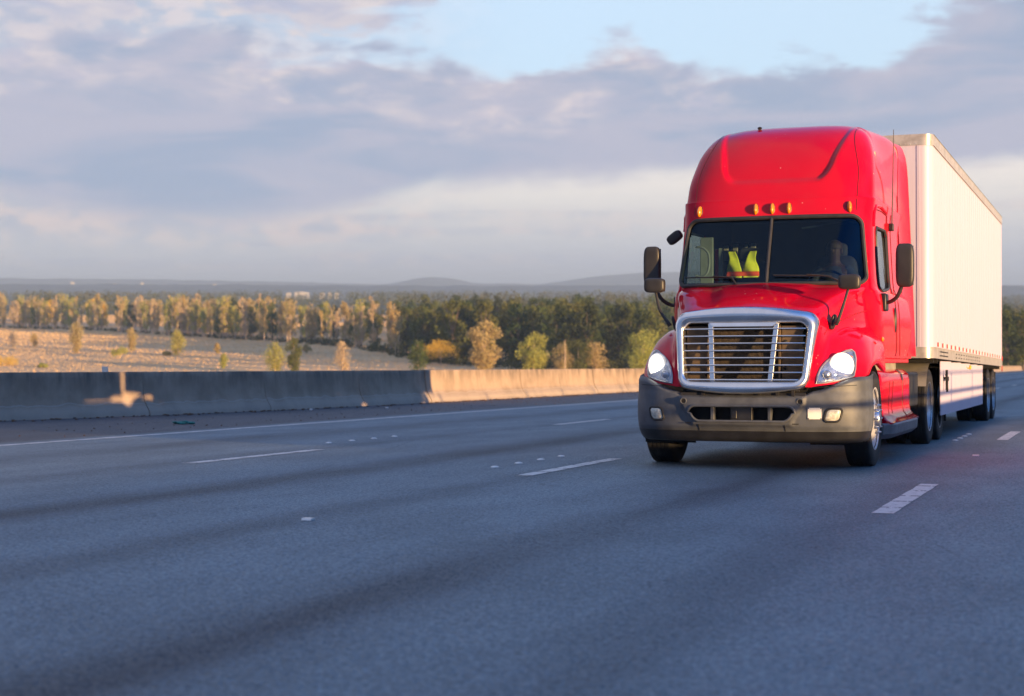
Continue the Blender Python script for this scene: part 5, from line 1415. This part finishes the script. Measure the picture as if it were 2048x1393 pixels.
# dry grass of the field as upright blades
N = 170000
D = np.sqrt(rng.uniform(365**2, 1150**2, N)); px = rng.uniform(-120, 1420, N)
X_ = (px-1024)/3204*D
ang = rng.uniform(0, math.pi, N); w_ = rng.uniform(.25, .6, N)*(D/500); h_ = rng.uniform(.07, .21, N)
pl_n = .5*np.sin(X_*.013+1)*np.sin(D*.009)+.35*np.sin(X_*.031+D*.021)
Z_ = np.where(D > 900, pl_n*np.clip(1-(D-900)/600, 0, 1), pl_n)
dx, dy = np.cos(ang)*w_/2, np.sin(ang)*w_/2
lx, ly = rng.normal(0, .12, N), rng.normal(0, .12, N)
V = np.stack([np.stack([X_-dx, D-dy, Z_-.03], 1), np.stack([X_+dx, D+dy, Z_-.03], 1), np.stack([X_+dx*.6+lx, D+dy*.6+ly, Z_+h_], 1), np.stack([X_-dx*.7+lx, D-dy*.7+ly, Z_+h_*.9], 1)], 1).reshape(-1, 3)
o = bpy.data.objects.new('field_grass', mesh_from_quads('field_grass', V, 'dry_grass')); COL.objects.link(o); tag(o, 'dry pinkish-tan grass covering the field', 'grass', kind='stuff')

# far buildings on the valley floor
BL = [(146, 566, 9, 5), (604, 586, 24, 5), (645, 586, 8, 3), (660, 586, 7, 3), (285, 567, 7, 4), (230, 569, 6, 4), (430, 570, 7, 4), (674, 586, 7, 3), (578, 586, 9, 3), (330, 571, 6, 4), (500, 573, 8, 4)]
desc = ['lone pale house speck high on the far ridge at the left', 'wide white warehouse across the valley above the gap in the trees', 'pale building just right of the wide white warehouse', 'smaller pale building, second to the right of the warehouse',
        'tiny pale house on the far ridge left of centre', 'tiny pale house right of the lone house speck', 'tiny pale house above the middle of the poplar belt', 'pale building farthest right in the warehouse row', 'pale building just left of the wide white warehouse', 'tiny house speck above the poplars', 'tiny pale building left of the warehouse row']
for (px, py, w, h), lab in zip(BL, desc):
    D = 2800. if py > 580 else 4170.; x = wx(px, D); zc = hz(py, D)
    e_ = empty('warehouse' if w > 20 else 'house', Matrix.Translation((x, D, 0 if py > 580 else zc-h*.75))); tag(e_, lab, 'building', 'far buildings across the valley')
    z1 = zc+h/2 if py > 580 else h*1.3
    mb = MB(); mb.box(-w/2, w/2, -w/3, w/3, -.5 if py > 580 else -12, z1*.86); wl = mb.build('wall', 'building_white', e_, smooth=False)
    mb = MB(); mb.grid([[Vector((-w/2-.5, y, z1*.86)), Vector((0, y, z1*.86+h*.3)), Vector((w/2+.5, y, z1*.86))] for y in (-w/3-.5, w/3+.5)]); mb.add([Vector((-w/2-.5, -w/3-.5, z1*.86)), Vector((0, -w/3-.5, z1*.86+h*.3)), Vector((w/2+.5, -w/3-.5, z1*.86))], [(0, 1, 2)]); mb.build('roof', 'building_roof' if w < 20 else 'building_white', e_, smooth=False)

# ================================================================ haze
m = bpy.data.materials.new('haze_air'); m.use_nodes = True; n = NT(m.node_tree); n.n.clear(); MAT['haze_air'] = m
o_ = n.n.new('ShaderNodeOutputMaterial'); v_ = n.node('ShaderNodeVolumePrincipled', ins={'Density': HAZE, 'Color': (.50, .70, .98, 1), 'Anisotropy': .0})
n.l.new(v_.outputs[0], o_.inputs['Volume'])
if HAZE > 0:
    mb = MB(); mb.box(-16500, 16500, -16500, 16500, -2.5, 100); o = mb.build('haze', 'haze_air', None, smooth=False); tag(o, 'thin blue evening haze over the valley', 'haze', kind='stuff')
